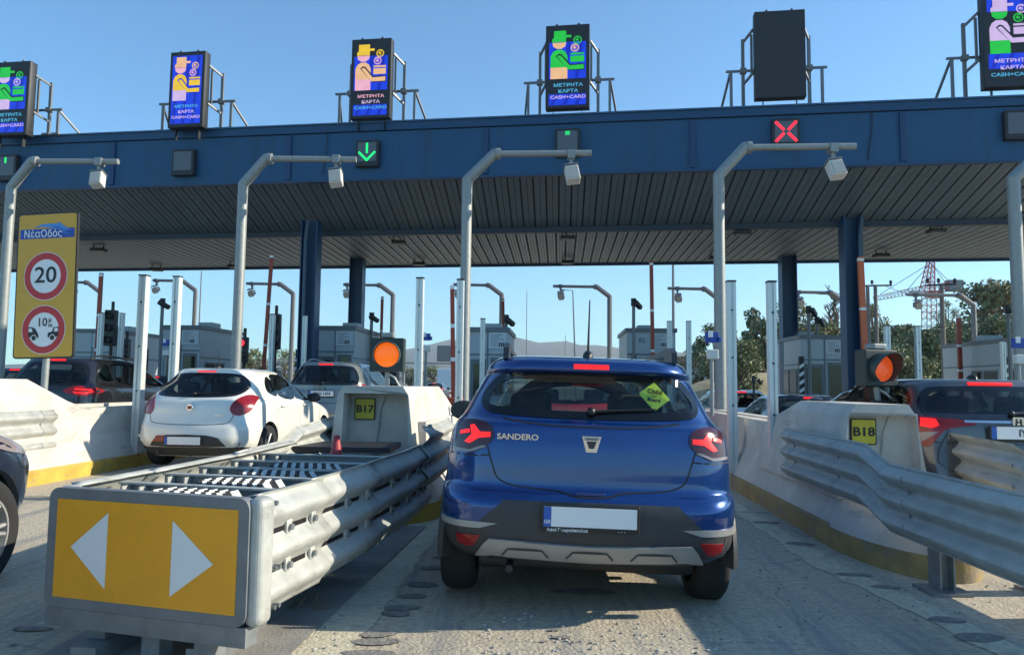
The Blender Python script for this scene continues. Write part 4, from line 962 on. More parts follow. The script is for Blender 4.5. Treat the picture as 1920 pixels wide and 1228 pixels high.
# ---------------------------------------------------------------- LED screens on the roof
def em(name, c, s_=1.0):
    m_ = mat(name, (c[0] * .2, c[1] * .2, c[2] * .2), .4, emit=c, es=s_); n = m_.node_tree; b = n.nodes['Principled BSDF']
    tc = n.nodes.new('ShaderNodeTexCoord'); t = n.nodes.new('ShaderNodeTexNoise'); t.inputs['Scale'].default_value = 5; t.inputs['Detail'].default_value = 4; n.links.new(tc.outputs['Object'], t.inputs['Vector'])
    w_ = n.nodes.new('ShaderNodeTexWave'); w_.bands_direction = 'Z'; w_.inputs['Scale'].default_value = 14; w_.inputs['Distortion'].default_value = 1.5; n.links.new(tc.outputs['Object'], w_.inputs['Vector'])
    a = n.nodes.new('ShaderNodeMath'); a.operation = 'ADD'; n.links.new(t.outputs[0], a.inputs[0]); n.links.new(w_.outputs['Fac'], a.inputs[1])
    r_ = n.nodes.new('ShaderNodeMapRange'); r_.inputs[1].default_value = .3; r_.inputs[2].default_value = 1.5; r_.inputs[3].default_value = .30 * s_; r_.inputs[4].default_value = .62 * s_; n.links.new(a.outputs[0], r_.inputs[0]); n.links.new(r_.outputs[0], b.inputs['Emission Strength'])
    return m_
LY = em('led amber yellow', (.95, .62, .03)); LG = em('led green', (.02, .60, .06)); LP_ = em('led pink', (.95, .48, .62)); LB = em('led blue', (.01, .05, .80)); LW = em('led pale lilac', (.70, .52, .85)); LO = em('led peach', (.95, .55, .28)); LC = em('led cyan', (.10, .50, .80)); LBD = em('led deep blue', (.005, .02, .52))
off_led = mat('unlit led panel', (.022, .025, .032), .6, var=.1, vs=40)
def screen(px0, px1, py0, py1, Y, label, lit=True, hat=LY, head=LP_, torso=LY, legs=LP_, arm=LY, blues=((0, 1.84),), txt=(LC, LC, LC), frame='r', yaw=ROW * 1.0):
    """pixel box of the front face, depth Y"""
    c = P((px0 + px1) / 2, py1, Y=Y); t = P((px0 + px1) / 2, py0, Y=Y); H = t.z - c.z; Wd = (px1 - px0) / F * Y * 1.0
    r = thing('lane_screen', label, 'led sign', (c.x, Y, c.z), -yaw, group='led lane screens on the canopy roof'); W_ = WM[r]
    m = MB(); m.bev(None, (Wd, .24, H), dark_metal, .012, M=W_ @ Matrix.Translation((0, .13, H / 2))); m.box(None, (Wd - .02, .02, H - .02), off_led, M=W_ @ Matrix.Translation((0, .003, H / 2)))
    for e in (-.25, .25): m.cyl(W_ @ Vector((e * Wd, .06, H)), W_ @ Vector((e * Wd, .06, H + .05)), .03, dark_metal, 8)
    for e in (-.33, .33): m.box(None, (.012, .1, .3), dark_metal, M=W_ @ Matrix.Translation((e * Wd, .15, -.14)))
    m.build('cabinet', r)
    if lit:
        u = Wd * .84; x0 = -u / 2; z0 = .10; s_ = u
        vz = (H - .22) / 1.84; q = lambda a: [(x0 + x * s_, z0 + y * vz) for x, y in a]
        d = None
        for lo, hi in blues:
            b = MB(); b.prism(q([(0, lo), (1, lo), (1, hi), (0, hi)]), -.010, -.0075, LB, M=W_)
            for k in range(3):
                a0 = .1 + k * .33; w2 = .10
                if hi - lo > .2: b.prism(q([(a0 - .06, lo + .01), (a0 + w2 - .06, lo + .01), (a0 + w2 + .06, hi - .01), (a0 + .06, hi - .01)]), -.0115, -.0105, LBD, M=W_)
            d = b.build('display', r)
        def pic(nm, a, mm, dd=-.016): mb_ = MB(); mb_.prism(q(a), dd, dd + .002, mm, M=W_); return mb_.build(nm, d)
        sh = lambda a, dx=0: [(x + dx, y) for x, y in a]
        pic('pictogram_hat', [(.08, 1.52), (.08, 1.60), (.13, 1.63), (.13, 1.80), (.46, 1.80), (.46, 1.69), (.60, 1.69), (.60, 1.63), (.46, 1.63), (.46, 1.52)], hat)
        pic('pictogram_head', [(.09, 1.51), (.46, 1.51), (.44, 1.42), (.34, 1.36), (.21, 1.36), (.11, 1.42)], head)
        pic('pictogram_body', [(.04, .90), (.04, 1.17), (.10, 1.28), (.20, 1.335), (.34, 1.335), (.44, 1.28), (.50, 1.17), (.50, .90)], torso)
        pic('pictogram_body', [(.04, .90), (.50, .90), (.50, .62), (.04, .62)], legs, -.015)
        pic('pictogram_arm_gap', [(.18, 1.18), (.27, 1.24), (.34, 1.22), (.58, .97), (.96, .97), (.96, .82), (.54, .82)], LBD if blues[0][0] == 0 else off_led, -.018)
        pic('pictogram_arm', [(.22, 1.17), (.29, 1.20), (.34, 1.17), (.56, .94), (.94, .95), (.94, .84), (.52, .84)], arm, -.020)
        pic('pictogram_card', [(.58, 1.02), (.95, 1.02), (.95, 1.17), (.58, 1.17)], torso); pic('pictogram_card_edge', [(.58, 1.20), (.95, 1.20), (.95, 1.245), (.58, 1.245)], torso)
        for cx, cz, mm in ((.77, 1.56, hat), (.70, 1.37, head)):
            b = MB(); ring_poly(b, x0 + cx * s_, z0 + cz * vz, .085 * s_, .115 * s_, -.014, mm, W_, 16)
            b.prism([(x0 + (cx + a) * s_, z0 + cz * vz + e * s_) for a, e in ((-.06, -.012), (.04, -.012), (.04, .012), (-.06, .012))], -.016, -.014, mm, M=W_)
            o = b.build('euro_coin', d); text('€', .17 * s_, mm, o, W_ @ Matrix.Translation((x0 + cx * s_, -.015, z0 + cz * vz)) @ Matrix.Rotation(R(90), 4, 'X'))
        for i, (tx, sz) in enumerate((('ΜΕΤΡΗΤΑ', .125), ('ΚΑΡΤΑ', .125), ('CASH+CARD', .125))):
            text(tx, sz * s_, txt[i], d, W_ @ Matrix.Translation((x0 + s_ * .52, -.014, z0 + vz * (.46 - i * .145))) @ Matrix.Rotation(R(90), 4, 'X'), wide=1.32, bold=.002)
    # carrying frame
    Z0 = HT + .06 - c.z
    for e in ((1, -1)):
        b = MB()
        xo = e * (Wd / 2 + .20)
        b.bar(W_ @ Vector((xo, .55, Z0)), W_ @ Vector((xo, .55, H * .80)), .07, .07, grey_metal)
        for hz in (.80, .30): b.bar(W_ @ Vector((xo, .55, H * (hz - .04))), W_ @ Vector((e * Wd / 2, .20, H * (hz + .04))), .05, .05, grey_metal)
        b.bar(W_ @ Vector((e * (Wd / 2 + .03), .30, H * .32)), W_ @ Vector((e * (Wd / 2 + .03), .30, H * .80)), .05, .05, grey_metal)
        b.bar(W_ @ Vector((e * Wd * .3, .52, H * .42)), W_ @ Vector((e * (Wd / 2 + .62), .52, H * .42)), .06, .05, grey_metal); b.box(None, (.15, .13, .13), grey_metal, M=W_ @ Matrix.Translation((xo, .53, H * .42)))
        b.bar(W_ @ Vector((e * (Wd / 2 + .50), .52, Z0)), W_ @ Vector((e * (Wd / 2 + .50), .52, H * .42)), .06, .06, grey_metal)
        b.bar(W_ @ Vector((e * (Wd / 2 + .52), .55, H * .40)), W_ @ Vector((e * (Wd / 2 + .75), 1.5, Z0)), .05, .05, grey_metal)
        for xx in (xo, e * (Wd / 2 + .50)): b.box(None, (.22, .22, .05), grey_metal, M=W_ @ Matrix.Translation((xx, .53, Z0 + .0)))
        b.build('support_frame', r)
    return r
screen(-25, 54, 116, 254, 19.9, 'lit screen with green hatted cashier pictogram at the left picture edge', hat=LG, head=LW, torso=LG, legs=LW, arm=LG, blues=((-.02, .25), (.62, 1.52)), txt=(LC, LC, LW))
screen(310, 383, 97, 239, 19.25, 'lit all blue screen with orange hatted cashier pictogram above the unlit lane signal', hat=LO, head=LP_, torso=LY, legs=LW, arm=LY, txt=(LC, LW, LW))
screen(653, 733, 73, 222, 18.75, 'lit screen with yellow hatted pink cashier pictogram above the green arrow', hat=LY, head=LP_, torso=LO, legs=LP_, arm=LO, blues=((-.02, .25), (.62, 1.50)), txt=(LP_, LW, LC))
screen(1021, 1106, 47, 203, 18.2, 'lit screen with green hatted orange cashier pictogram right of the green arrow', hat=LG, head=LO, torso=LG, legs=LO, arm=LG, blues=((-.02, .25), (.62, 1.52)), txt=(LC, LC, LW))
screen(1417, 1512, 20, 183, 17.55, 'blank unlit black screen above the red cross signal', lit=False)
screen(1850, 1945, -15, 163, 16.95, 'lit screen with green and lilac cashier pictogram at the right picture edge', hat=LW, head=LG, torso=LW, legs=LG, arm=LW, blues=((.30, .62), (1.52, 1.86)), txt=(LW, LW, LC))
# ---------------------------------------------------------------- lane signals on the fascia
def signal(px, py, Ww, label, mode):
    x0 = (px - 960) / F; Y = 18.5 / (1 + x0 * math.tan(ROW)) - .22; p = P(px, py, Y=Y)
    r = thing('lane_signal', label, 'lane signal', (p.x, Y, p.z - Ww / 2), -ROW, group='lane signals on the canopy fascia'); W_ = WM[r]
    m = MB(); m.bev(None, (Ww, .16, Ww * 1.12), dark_metal, .015, M=W_ @ Matrix.Translation((0, .08, Ww / 2 - .03))); m.build('housing', r)
    m = MB(); f = Ww * .40; m.prism([(-f, Ww / 2 - f), (f, Ww / 2 - f), (f, Ww / 2 + f), (-f, Ww / 2 + f)], -.006, .0, mat('unlit grey led matrix', (.10, .12, .145), .5, var=.12, vs=90), M=W_); s2 = m.build('matrix', r)
    mm = MB(); zc = Ww / 2
    def seg(a, b, wd, mt): mm.bar(W_ @ Vector((a[0], -.012, zc + a[1])), W_ @ Vector((b[0], -.012, zc + b[1])), wd, .006, mt)
    def qd(a, b, wd, mt):
        d = Vector((b[0] - a[0], b[1] - a[1])).normalized(); n = Vector((-d.y, d.x)) * wd / 2
        mm.prism([(a[0] + n.x, zc + a[1] + n.y), (b[0] + n.x, zc + b[1] + n.y), (b[0] - n.x, zc + b[1] - n.y), (a[0] - n.x, zc + a[1] - n.y)], -.012, -.008, mt, M=W_)
    if mode == 'x':
        for sx in (-1, 1):
            for sz in (-1, 1): qd((sx * f * .95, sz * f * .95), (sx * f * .18, sz * f * .14), .065, sig_red)
    if mode == 'a':
        qd((0, f * .95), (0, -f * .15), .055, sig_green); qd((-f * .9, 0), (.015, -f * .95), .055, sig_green); qd((f * .9, 0), (-.015, -f * .95), .055, sig_green)
    if mode == 'p': qd((0, f * .95), (0, f * .35), .05, sig_green)
    if mode == 'd': 
        for k in range(3): qd((-.06, f * .92 - k * .035), (.06, f * .92 - k * .035), .014, sig_green)
    if mm.v: mm.build('lit_segment', s2)
    return r
signal(10, 312, .66, 'lane signal with a short green bar at the left picture edge', 'p')
signal(342, 302, .64, 'unlit grey lane signal above the white hatchback', '')
signal(688, 285, .62, 'lane signal showing a green downward arrow', 'a')
signal(1064, 264, .62, 'dim lane signal with tiny green mark behind the camera arm', 'd')
signal(1474, 247, .64, 'lane signal showing a red cross', 'x')
signal(1912, 231, .62, 'unlit grey lane signal at the right picture edge', '')
# ---------------------------------------------------------------- number plate camera poles
def campole(px, Y, bend, elbow, end, clamp, label, r0=.105, sgn=1, group='near camera poles over the lanes', thin=False, zb=.2):
    """bend,elbow,end: pixel points of the pole top; Y depth"""
    b = P(*bend, Y=Y); e = P(*elbow, Y=Y); z = P(*end, Y=Y); f = P(*clamp, Y=Y); x = b.x; galv_pole = MATS['galvanised pole steel'] if not thin else MATS['mid grey metal']
    r = thing('camera_pole', label, 'camera pole', (x, Y, 0), group=group)
    m = MB(); m.tube([(x, Y, zb), b, e, e + Vector((.10 * sgn, 0, 0))], r0, galv_pole, 18 if not thin else 8)
    m.lathe([(r0 * 1.0, 0), (r0 * 1.5, 0), (r0 * 1.5, .02), (r0, .02)], (x, Y, zb), (0, 0, 1), galv_dark, 14); m.build('post', r)
    m = MB(); q = e + Vector((.10 * sgn, 0, 0)); z.z = (z.z + q.z) / 2; m.cyl(q, z, r0 * .62, galv_pole if not thin else grey_metal, 14 if not thin else 8); m.cyl(q - Vector((.06 * sgn, 0, 0)), q + Vector((.03 * sgn, 0, 0)), r0 * 1.12, galv_pole, 14); m.build('arm', r)
    cl = Vector((f.x, Y, q.z))
    m = MB(); m.box(cl, (.15, .19, .17), galv_pole); m.box(cl - Vector((0, 0, .17)), (.07, .07, .18), galv_pole); m.build('clamp', r)
    M = Matrix.Translation(cl - Vector((-.02, .08, .44))) @ Matrix.Rotation(R(-22 if not thin else 25), 4, 'X') @ Matrix.Rotation(R(-9), 4, 'Y')
    m = MB(); m.bev(None, (.27, .22, .34) if not thin else (.30, .24, .20), white_box if not thin else grey_metal, .02, M=M); m.box(None, (.23, .012, .27), mat('grey lens panel', (.35, .36, .34), .3), M=M @ Matrix.Translation((0, -.122, -.015)))
    m.box(None, (.29, .25, .025), grey_metal, M=M @ Matrix.Translation((0, 0, .19))); m.build('camera_housing', r)
    return r
campole(20, 16.6, (21, 352), (60, 303), (222, 302), (187, 303), 'tall bent camera pole at the left edge behind the yellow sign')
campole(455, 15.6, (456, 346), (499, 298), (668, 299), (631, 300), 'tall bent camera pole in front of the unlit lane signal and white hatchback')
campole(876, 14.7, (876, 338), (927, 289), (1109, 284), (1071, 286), 'tall bent camera pole left of the blue hatchback')
campole(1348, 13.8, (1347, 330), (1396, 277), (1604, 270), (1561, 272), 'tall bent camera pole under the red cross signal')
campole(1900, 12.9, (1900, 335), (1955, 285), (2120, 272), (2100, 275), 'tall bent camera pole at the right picture edge')
for i, (x, ty, ax, sp, Y) in enumerate([(-8, 560, -60, -40, 36), (188, 548, 130, 140, 35.5), (367, 545, 287, 294, 35), (550, 551, 462, 473, 34.4), (737, 553, 644, 651, 33.9), (941, 553, 850, 859, 33.3), (1143, 556, 1037, 1051, 32.8), (1346, 560, 1252, 1270, 32.2), (1583, 567, 1494, 1497, 31.6), (1825, 572, 1700, 1717, 31)]):
    campole(x, Y, (x, ty), (x - 24, ty - 18), (ax, ty - 20), (sp, ty - 20), ['bent camera pole beyond the booths, first from the left edge', 'bent camera pole beyond the booths beside the speed sign', 'bent camera pole rising behind the second booth from the left', 'bent camera pole beyond the booths left of the blue front column', 'bent camera pole beyond the booths left of the amber light', 'bent camera pole beyond the booths behind the left near pole', 'bent camera pole beyond the booths directly above the blue car roof', 'bent camera pole beyond the booths left of the red cross pole', 'bent camera pole beyond the booths between the two right columns', 'bent camera pole beyond the booths below the tower crane'][i], r0=.11, sgn=-1, group='far camera poles beyond the booths', thin=True)
# ---------------------------------------------------------------- pale aluminium detection posts
for i, (px, ty, by, Y, w_, lab) in enumerate([(267, 517, 750, 11.6, .12, 'tall pale post just left of the white hatchback'), (330, 519, 705, 13.1, .12, 'tall pale post standing behind the white hatchback roof'), (787, 522, 718, 11.3, .11, 'tall pale post right of the left amber light'), (863, 525, 750, 10.9, .10, 'tall pale post touching the near camera pole beside the blue car mirror'),
        (905, 598, 700, 17.5, .11, 'shorter pale post in front of the booth behind the blue car'), (571, 592, 690, 19.4, .10, 'short pale post in front of the left blue column'), (188, 587, 680, 20, .11, 'short pale post behind the black suv, nearest the sign'), (227, 588, 690, 20.5, .11, 'short pale post behind the black suv, right of the signal head'),
        (510, 590, 690, 20.5, .12, 'short pale post by the leaning red barrier arm'), (1372, 528, 795, 9.9, .115, 'tall pale post beside the shaded foot of the red cross pole'), (1448, 529, 808, 8.5, .095, 'tall pale post standing left of the B18 head'),
        (1256, 603, 680, 20, .13, 'short pale post at the right corner of the booth above the blue car'), (1292, 603, 725, 19, .12, 'short pale post between the blue car roof and the small wall sign'), (1665, 611, 740, 18, .12, 'short pale post just right of the right amber light'), (1722, 612, 715, 18, .115, 'short pale post in front of the dark green trees'), (1102 + 780, 640, 700, 20, .1, 'short pale post by the booth at the right picture edge')]):
    p = P(px, ty, Y=Y); h = p.z; r = thing('detection_post', lab, 'post', (p.x, Y, .2), -LANE, group='pale aluminium detection posts'); W_ = WM[r]
    m = MB(); h -= .2; d = w_ * 1.1
    m.prism([(-w_ / 2, 0), (w_ / 2, 0), (w_ / 2, h), (-w_ / 2, h)], .02, d, alu, M=W_)
    for e in (-1, 1): m.prism([(e * w_ / 2 * .98, 0), (e * w_ / 2 * .30, 0), (e * w_ / 2 * .30, h - .01), (e * w_ / 2 * .98, h - .01)][::e], 0, .019, alu, M=W_)
    m.build('profile', r)
    m = MB(); m.prism([(-w_ / 2 - .004, h), (w_ / 2 + .004, h), (w_ / 2 + .004, h + .02), (-w_ / 2 - .004, h + .02)], -.004, d + .004, black_plastic, M=W_); m.build('cap', r)
    m = MB()
    for z in (.35, .6, .85): m.cyl(W_ @ Vector((0, .02, h * z)), W_ @ Vector((0, -.006, h * z)), .012, dark_metal, 6)
    m.build('bolt', r)
# ---------------------------------------------------------------- yellow speed sign
Y = 10.2; a = P(24, 672, Y=Y); b = P(147, 400, Y=Y); Wd = (P(151, 540, Y=Y) - P(24, 540, Y=Y)).x; cx = P(88, 540, Y=Y).x; z0 = P(85, 672, Y=Y).z; H = P(85, 399, Y=Y).z - z0
r = thing('speed_sign', 'tall yellow sign with a 20 limit and a 10 metre car spacing limit', 'road sign', (cx, Y, z0), rot=(R(0), R(-1.4), R(-9))); W_ = WM[r]
h2 = Wd / 2
m = MB(); m.prism(rrect(-h2, 0, h2, H, .05), 0, .035, black_paint, M=W_); m.prism(rrect(-h2 + .02, .02, h2 - .02, H - .02, .04), -.003, 0, sign_yellow, M=W_); m.box(None, (Wd * .94, .002, .004), mat('sign seam', (.40, .25, .03), .5), M=W_ @ Matrix.Translation((0, -.004, H * .46))); bd = m.build('panel', r)
u = Wd / 125.
def disc(cz, R_):
    m = MB(); m.prism(circ(0, cz, R_, 48), -.006, -.003, white_film, M=W_); ring_poly(m, 0, cz, R_ * .70, R_ * .975, -.008, red_film, W_, 56); return m.build('limit_disc', r)
d1 = disc(H - 119 * u, 45 * u); d2 = disc(H - 218 * u, 45 * u)
FX = lambda x, z, dy=-.009: W_ @ Matrix.Translation((x, dy, z)) @ Matrix.Rotation(R(90), 4, 'X')
text('20', 42 * u, black_paint, d1, FX(0, H - 118 * u), wide=1.12, bold=.003)
text('10', 22 * u, black_paint, d2, FX(-3 * u, H - 205 * u), wide=1.0, bold=.0015); text('μ', 13 * u, black_paint, d2, FX(13 * u, H - 200 * u), bold=.0015); text('m', 11 * u, black_paint, d2, FX(14 * u, H - 210 * u), bold=.0015)
for sg in (-1, 1):
    m = MB(); c = H - 227 * u
    pts = [(31, -4), (12, -6), (9, -4), (10, 3), (18, 5), (21, 13), (31, 14)] if sg > 0 else [(-31, -4), (-12, -6), (-9, -4), (-11, 2), (-17, 11), (-23, 14), (-31, 14)]
    m.prism([(x * u, c + z * u) for x, z in pts], -.0095, -.008, black_paint, M=W_); m.prism([(sg * x * u, c + z * u) for x, z in ((22, 5), (30, 5), (30, 12), (23.5, 11.5))], -.011, -.0096, white_film, M=W_)
    m.prism([(sg * 19 * u + x, c - 6 * u + z) for x, z in circ(0, 0, 6 * u, 20)], -.0105, -.0098, white_film, M=W_); m.prism([(sg * 19 * u + x, c - 6 * u + z) for x, z in circ(0, 0, 4.6 * u, 20)], -.012, -.0108, black_paint, M=W_); m.build('car_symbol', d2)
m = MB(); lz = H - 39 * u; m.prism(rrect(-h2 + 6 * u, lz - 9 * u, h2 - 6 * u, lz + 9 * u, .012), -.0055, -.003, blue_film, M=W_)
m.prism([(x * u, lz + z * u) for x, z in [(-28, 11), (-10, 18), (20, 18), (26, 20), (30, 16), (50, 4), (34, 6), (10, 10), (-10, 13)]], -.009, -.006, sky_film, M=W_)
m.prism([(x * u, lz + z * u) for x, z in [(8, 13), (24, 13), (46, -1), (50, -5), (30, 0), (20, 8)]], -.0105, -.0092, mat('mid blue sign film', (.03, .14, .48), .45), M=W_); lg = m.build('logo_plate', r)
text('ΝέαΟδός', 19 * u, white_film, lg, FX(-8 * u, lz - 1 * u, -.0115), wide=.96, bold=.0008)
m = MB(); m.cyl((cx + .0, Y + .07, .9), (cx + .03, Y + .07, z0 + H * .9), .045, galv_pole, 14); m.build('post', r)
# ---------------------------------------------------------------- amber lane lights on the island heads
def amber(px, py, Y, s_, label, lens, visor=False, yaw=0, base=.0):
    c = P(px, py, Y=Y); r = thing('amber_light', label, 'signal light', (c.x, Y, base), -yaw); W_ = Matrix.Translation((c.x, Y, c.z)) @ Matrix.Rotation(-yaw, 4, 'Z')
    m = MB(); h = s_ / 2; m.bev(None, (s_, .16, s_ * .98), mat('dark green housing', (.018, .032, .032), .5), .012, M=W_ @ Matrix.Translation((0, .08, 0))); m.bev(None, (.15, .14, .06), galv_pole, .015, M=W_ @ Matrix.Translation((0, .08, h + .03))); m.build('housing', r)
    m = MB(); R_ = s_ * .365; m.lathe([(.001, -.03), (R_ * .5, -.024), (R_ * .9, -.008), (R_, .002)], W_.translation, W_.to_3x3() @ Vector((0, 1, 0)), lens, 40); m.build('lens', r)
    m = MB(); vs = []; N_ = 40
    for i in range(N_ + 1):
        a = R(-35 + 250 * i / N_) if not visor else R(-60 + 300 * i / N_)
        dp = (.06 if not visor else .20) * (.35 + .65 * max(0, math.sin((a + R(35 if not visor else 20)) * (180 / (250 if not visor else 220)))))
        for q, rr in ((0, R_ * 1.04), (0, R_ * 1.10), (-dp, R_ * 1.10), (-dp, R_ * 1.05)): vs.append(W_ @ Vector((rr * math.cos(a), q, rr * math.sin(a))))
    m.add(vs, [(4 * i + j, 4 * i + (j + 1) % 4, 4 * i + 4 + (j + 1) % 4, 4 * i + 4 + j) for i in range(N_) for j in range(4)], mat('visor plastic', (.03, .05, .048), .5) if visor else mat('grey green visor', (.12, .17, .16), .5), True); m.build('visor', r)
    m = MB(); z = c.z - h; m.cyl(W_ @ Vector((0, .08, -h)), (c.x, Y + .08, base), .028, galv_pole, 12); m.cyl((c.x, Y + .08, base), (c.x, Y + .08, base + .03), .07, dark_metal, 14)
    m.tube([W_ @ Vector((.02, .08, -h - .02)), W_ @ Vector((.09, .06, -h - .06)), (c.x + .16, Y + .08, base + .02)], .010, white_box, 8); m.build('stem', r)
amber(725, 665, 8.6, .40, 'square amber warning light glowing brightly on the B17 head', amber_lit, base=1.26)
amber(1653, 690, 7.4, .375, 'hooded amber warning light glowing dimly on the B18 head', amber_half, visor=True, yaw=R(-14), base=1.19)
# ---------------------------------------------------------------- toll booths
def booth(px, Y, w_, L_, h, label, text_=None, side='r', stripe=None):
    p = P(px, 700, Y=Y); r = thing('toll_booth', label, 'toll booth', (p.x, Y, .2), -LANE, group='toll booths on the islands'); W_ = WM[r]; h -= .2; a = w_ / 2
    B = lambda x0, x1, y0, y1, z0, z1, mm, mb: mb.prism([(x0, z0), (x1, z0), (x1, z1), (x0, z1)], y0, y1, mm, M=W_)
    m = MB(); B(-a, a, 0, L_, 0, h - .12, booth_m, m); m.build('wall', r)
    m = MB(); B(-a - .05, a + .05, -.05, L_ + .05, h - .118, h, booth_d, m); m.build('roof', r)
    m = MB(); B(-a + .08, -.04, -.02, -.001, .02, h * .68, booth_d, m); B(-a + .16, -.12, -.028, -.0201, .55, h * .64, glass_b if 0 else frit, m); B(-a + .22, -.18, -.032, -.0285, .60, 1.0, grey_metal, m); m.build('door', r)
    m = MB(); B(.08, a - .08, -.02, -.001, .85, h * .70, booth_d, m); B(.12, a - .12, -.026, -.0201, .9, h * .67, frit, m); m.build('window', r)
    m = MB(); B(-.02, .02, -.016, -.001, 0, h - .13, booth_d, m); B(-a, a, -.014, -.001, h * .72, h * .735, booth_d, m); m.build('trim', r)
    n = MB(); pz = h * .87
    B(.02, a - .03, -.03, -.015, pz - .22, pz + .20, mat('pale notice board', (.50, .54, .57), .5), n)
    for q in range(6): B(.08, .08 + (.30, .22, .34, .18, .28, .24)[q], -.034, -.0305, pz + .13 - q * .055, pz + .145 - q * .055, booth_d, n)
    for q in range(3): B(.30 + q * .05, .33 + q * .05, -.035, -.0305, pz - .17, pz - .06, black_paint, n)
    n.build('notice', r)
    for sg in (-1, 1):
        xs = sorted((sg * (a + .001), sg * (a + .02)))
        for (y0, y1) in ((.35, 1.05), (1.15, 1.7)):
            m = MB(); B(xs[0], xs[1], y0, y1, .95, 1.75, booth_d, m); xs2 = sorted((sg * (a + .0205), sg * (a + .028))); B(xs2[0], xs2[1], y0 + .05, y1 - .05, 1.0, 1.7, frit, m); m.build('side_window', r)
        m = MB(); B(xs[0], xs[1], 0, L_, 1.86, 1.90, booth_d, m); m.build('trim', r)
    if text_: text(text_, .20, booth_d, r, W_ @ Matrix.Translation((-a * .35, -.008, h * .87)) @ Matrix.Rotation(R(90), 4, 'X'), wide=1.2, bold=.004)
    m = MB(); m.bev(None, (.5, .6, .22), booth_m, .02, M=W_ @ Matrix.Translation((0, L_ * .6, h + .11))); m.build('rooftop_unit', r)
    if stripe is not None: warning_post(W_ @ Vector((stripe, -.35, 0)), 2.1, label_i[0]); label_i[0] += 1
    return r
label_i = [0]; WL = ['black and white striped post beside the second booth', 'striped warning post left of the blue front column', 'yellow and black striped post by the booth above the blue car', 'black and white striped post by the booth behind the right amber light', 'striped warning post by the booth at the right edge']
def warning_post(p, h, i):
    r = thing('warning_post', WL[i], 'warning post', p, -LANE, group='striped warning posts'); W_ = WM[r]
    m = MB(); m.prism([(-.07, 0), (.07, 0), (.07, h), (-.07, h)], 0, .10, black_paint, M=W_); o = m.build('panel', r); m = MB(); c = white_film if i != 2 else mat('dull yellow film', (.5, .45, .12), .5)
    n = int(h / .24)
    for q in range(n): z = q * .24 + .04; m.prism([(-.07, z), (.07, z + .09), (.07, z + .19), (-.07, z + .10)], -.004, -.0005, c, M=W_)
    m.build('stripes', o)
booth(170, 24.0, 1.3, 3.2, 3.0, 'toll booth half hidden behind the yellow speed sign')
booth(337, 22.8, 1.2, 3.0, 3.06, 'toll booth behind the tall pale posts and white hatchback', stripe=-.95)
booth(627, 21.9, 1.15, 3.0, 3.03, 'toll booth between the left blue columns', stripe=-1.0)
booth(914, 19.6, 1.05, 2.8, 2.86, 'toll booth behind the near pole left of the blue car')
booth(1221, 22.3, 1.45, 3.0, 3.1, 'toll booth with large letters EL above the blue car roof', text_='EL', stripe=-.55)
booth(1547, 22.4, 1.4, 3.2, 2.97, 'toll booth behind the right blue column and amber light', stripe=-.80)
booth(1935, 21.2, 1.5, 3.4, 2.85, 'toll booth at the right edge above the dark grey suv', stripe=-.9)
# ---------------------------------------------------------------- raised barrier arms
for px0, py0, px1, py1, Y, w_, mt, lab in [(180, 690, 190, 512, 21.5, .12, red_barrier, 'raised red barrier arm behind the black suv'), (493, 690, 510, 476, 21, .11, red_barrier, 'raised leaning red barrier arm left of the blue column'), (714, 640, 717, 556, 24.5, .10, red_barrier, 'thin raised red barrier arm above the amber light'), (850, 745, 848, 536, 13.5, .085, red_barrier, 'raised red barrier arm between the pale post and near pole'),
        (1225, 690, 1221, 490, 20.6, .11, red_barrier, 'raised red barrier arm in front of the EL booth'), (1623, 650, 1613, 482, 19.0, .16, mat('orange barrier arm paint', (.62, .13, .045), .5), 'bright orange raised barrier arm against the right blue column'), (947, 640, 943, 560, 27, .12, red_barrier, 'short raised red barrier arm behind the left near pole'), (1799, 650, 1797, 592, 23, .14, red_barrier, 'raised red barrier arm in front of the right trees')]:
    a = P(px0, py0, Y=Y); b = P(px1, py1, Y=Y); r = thing('barrier_arm', lab, 'barrier', (a.x, Y, .2), group='raised barrier arms')
    m = MB(); base = Vector((a.x + (a - b).x * .0, Y, 1.1)); m.bar(base, b, w_ * .9, w_ * .5, mt); m.build('arm', r)
    m = MB(); d = (b - base)
    for t in (.32, .62, .97): q = base + d * t; m.bar(q, q + d.normalized() * .07, w_ * .93, w_ * .53, white_film); m.build('band', r); m = MB()
    m = MB(); m.bev((a.x, Y, .65), (.36, .40, .9), red_barrier, .02); m.build('housing', r)
# ---------------------------------------------------------------- signal heads beyond
for px, py, Y, n, lit, lab in [(208, 615, 21, 3, None, 'black traffic signal head between the short pale posts'), (516, 622, 21.2, 3, None, 'black traffic signal head seen from the side by the leaning red arm'), (457, 655, 20.5, 2, sig_red, 'narrow signal head showing a red light'), (236, 655, 24, 2, None, 'small black signal head behind the black suv')]:
    c = P(px, py, Y=Y); r = thing('traffic_signal', lab, 'traffic signal', (c.x, Y, .2))
    m = MB(); hh = .34 * n; wd = .30 if n == 3 else .22; m.bev((c.x, Y, c.z), (wd, .22, hh), dark_metal, .02); m.build('housing', r)
    m = MB(); m.cyl((c.x, Y + .05, .2), (c.x, Y + .05, c.z + hh / 2 + .25), .045, dark_metal, 10); m.build('post', r)
    for q in range(n):
        z = c.z + hh / 2 - .17 - q * .34; m = MB(); m.cyl((c.x, Y - .11, z), (c.x, Y - .125, z), .085, lit if (lit and q == 0) else black_plastic, 16); m.build('lens', r)
        m = MB(); m.cyl((c.x, Y - .11, z), (c.x, Y - .24, z), .10, dark_metal, 14, cap=False); m.build('hood', r)
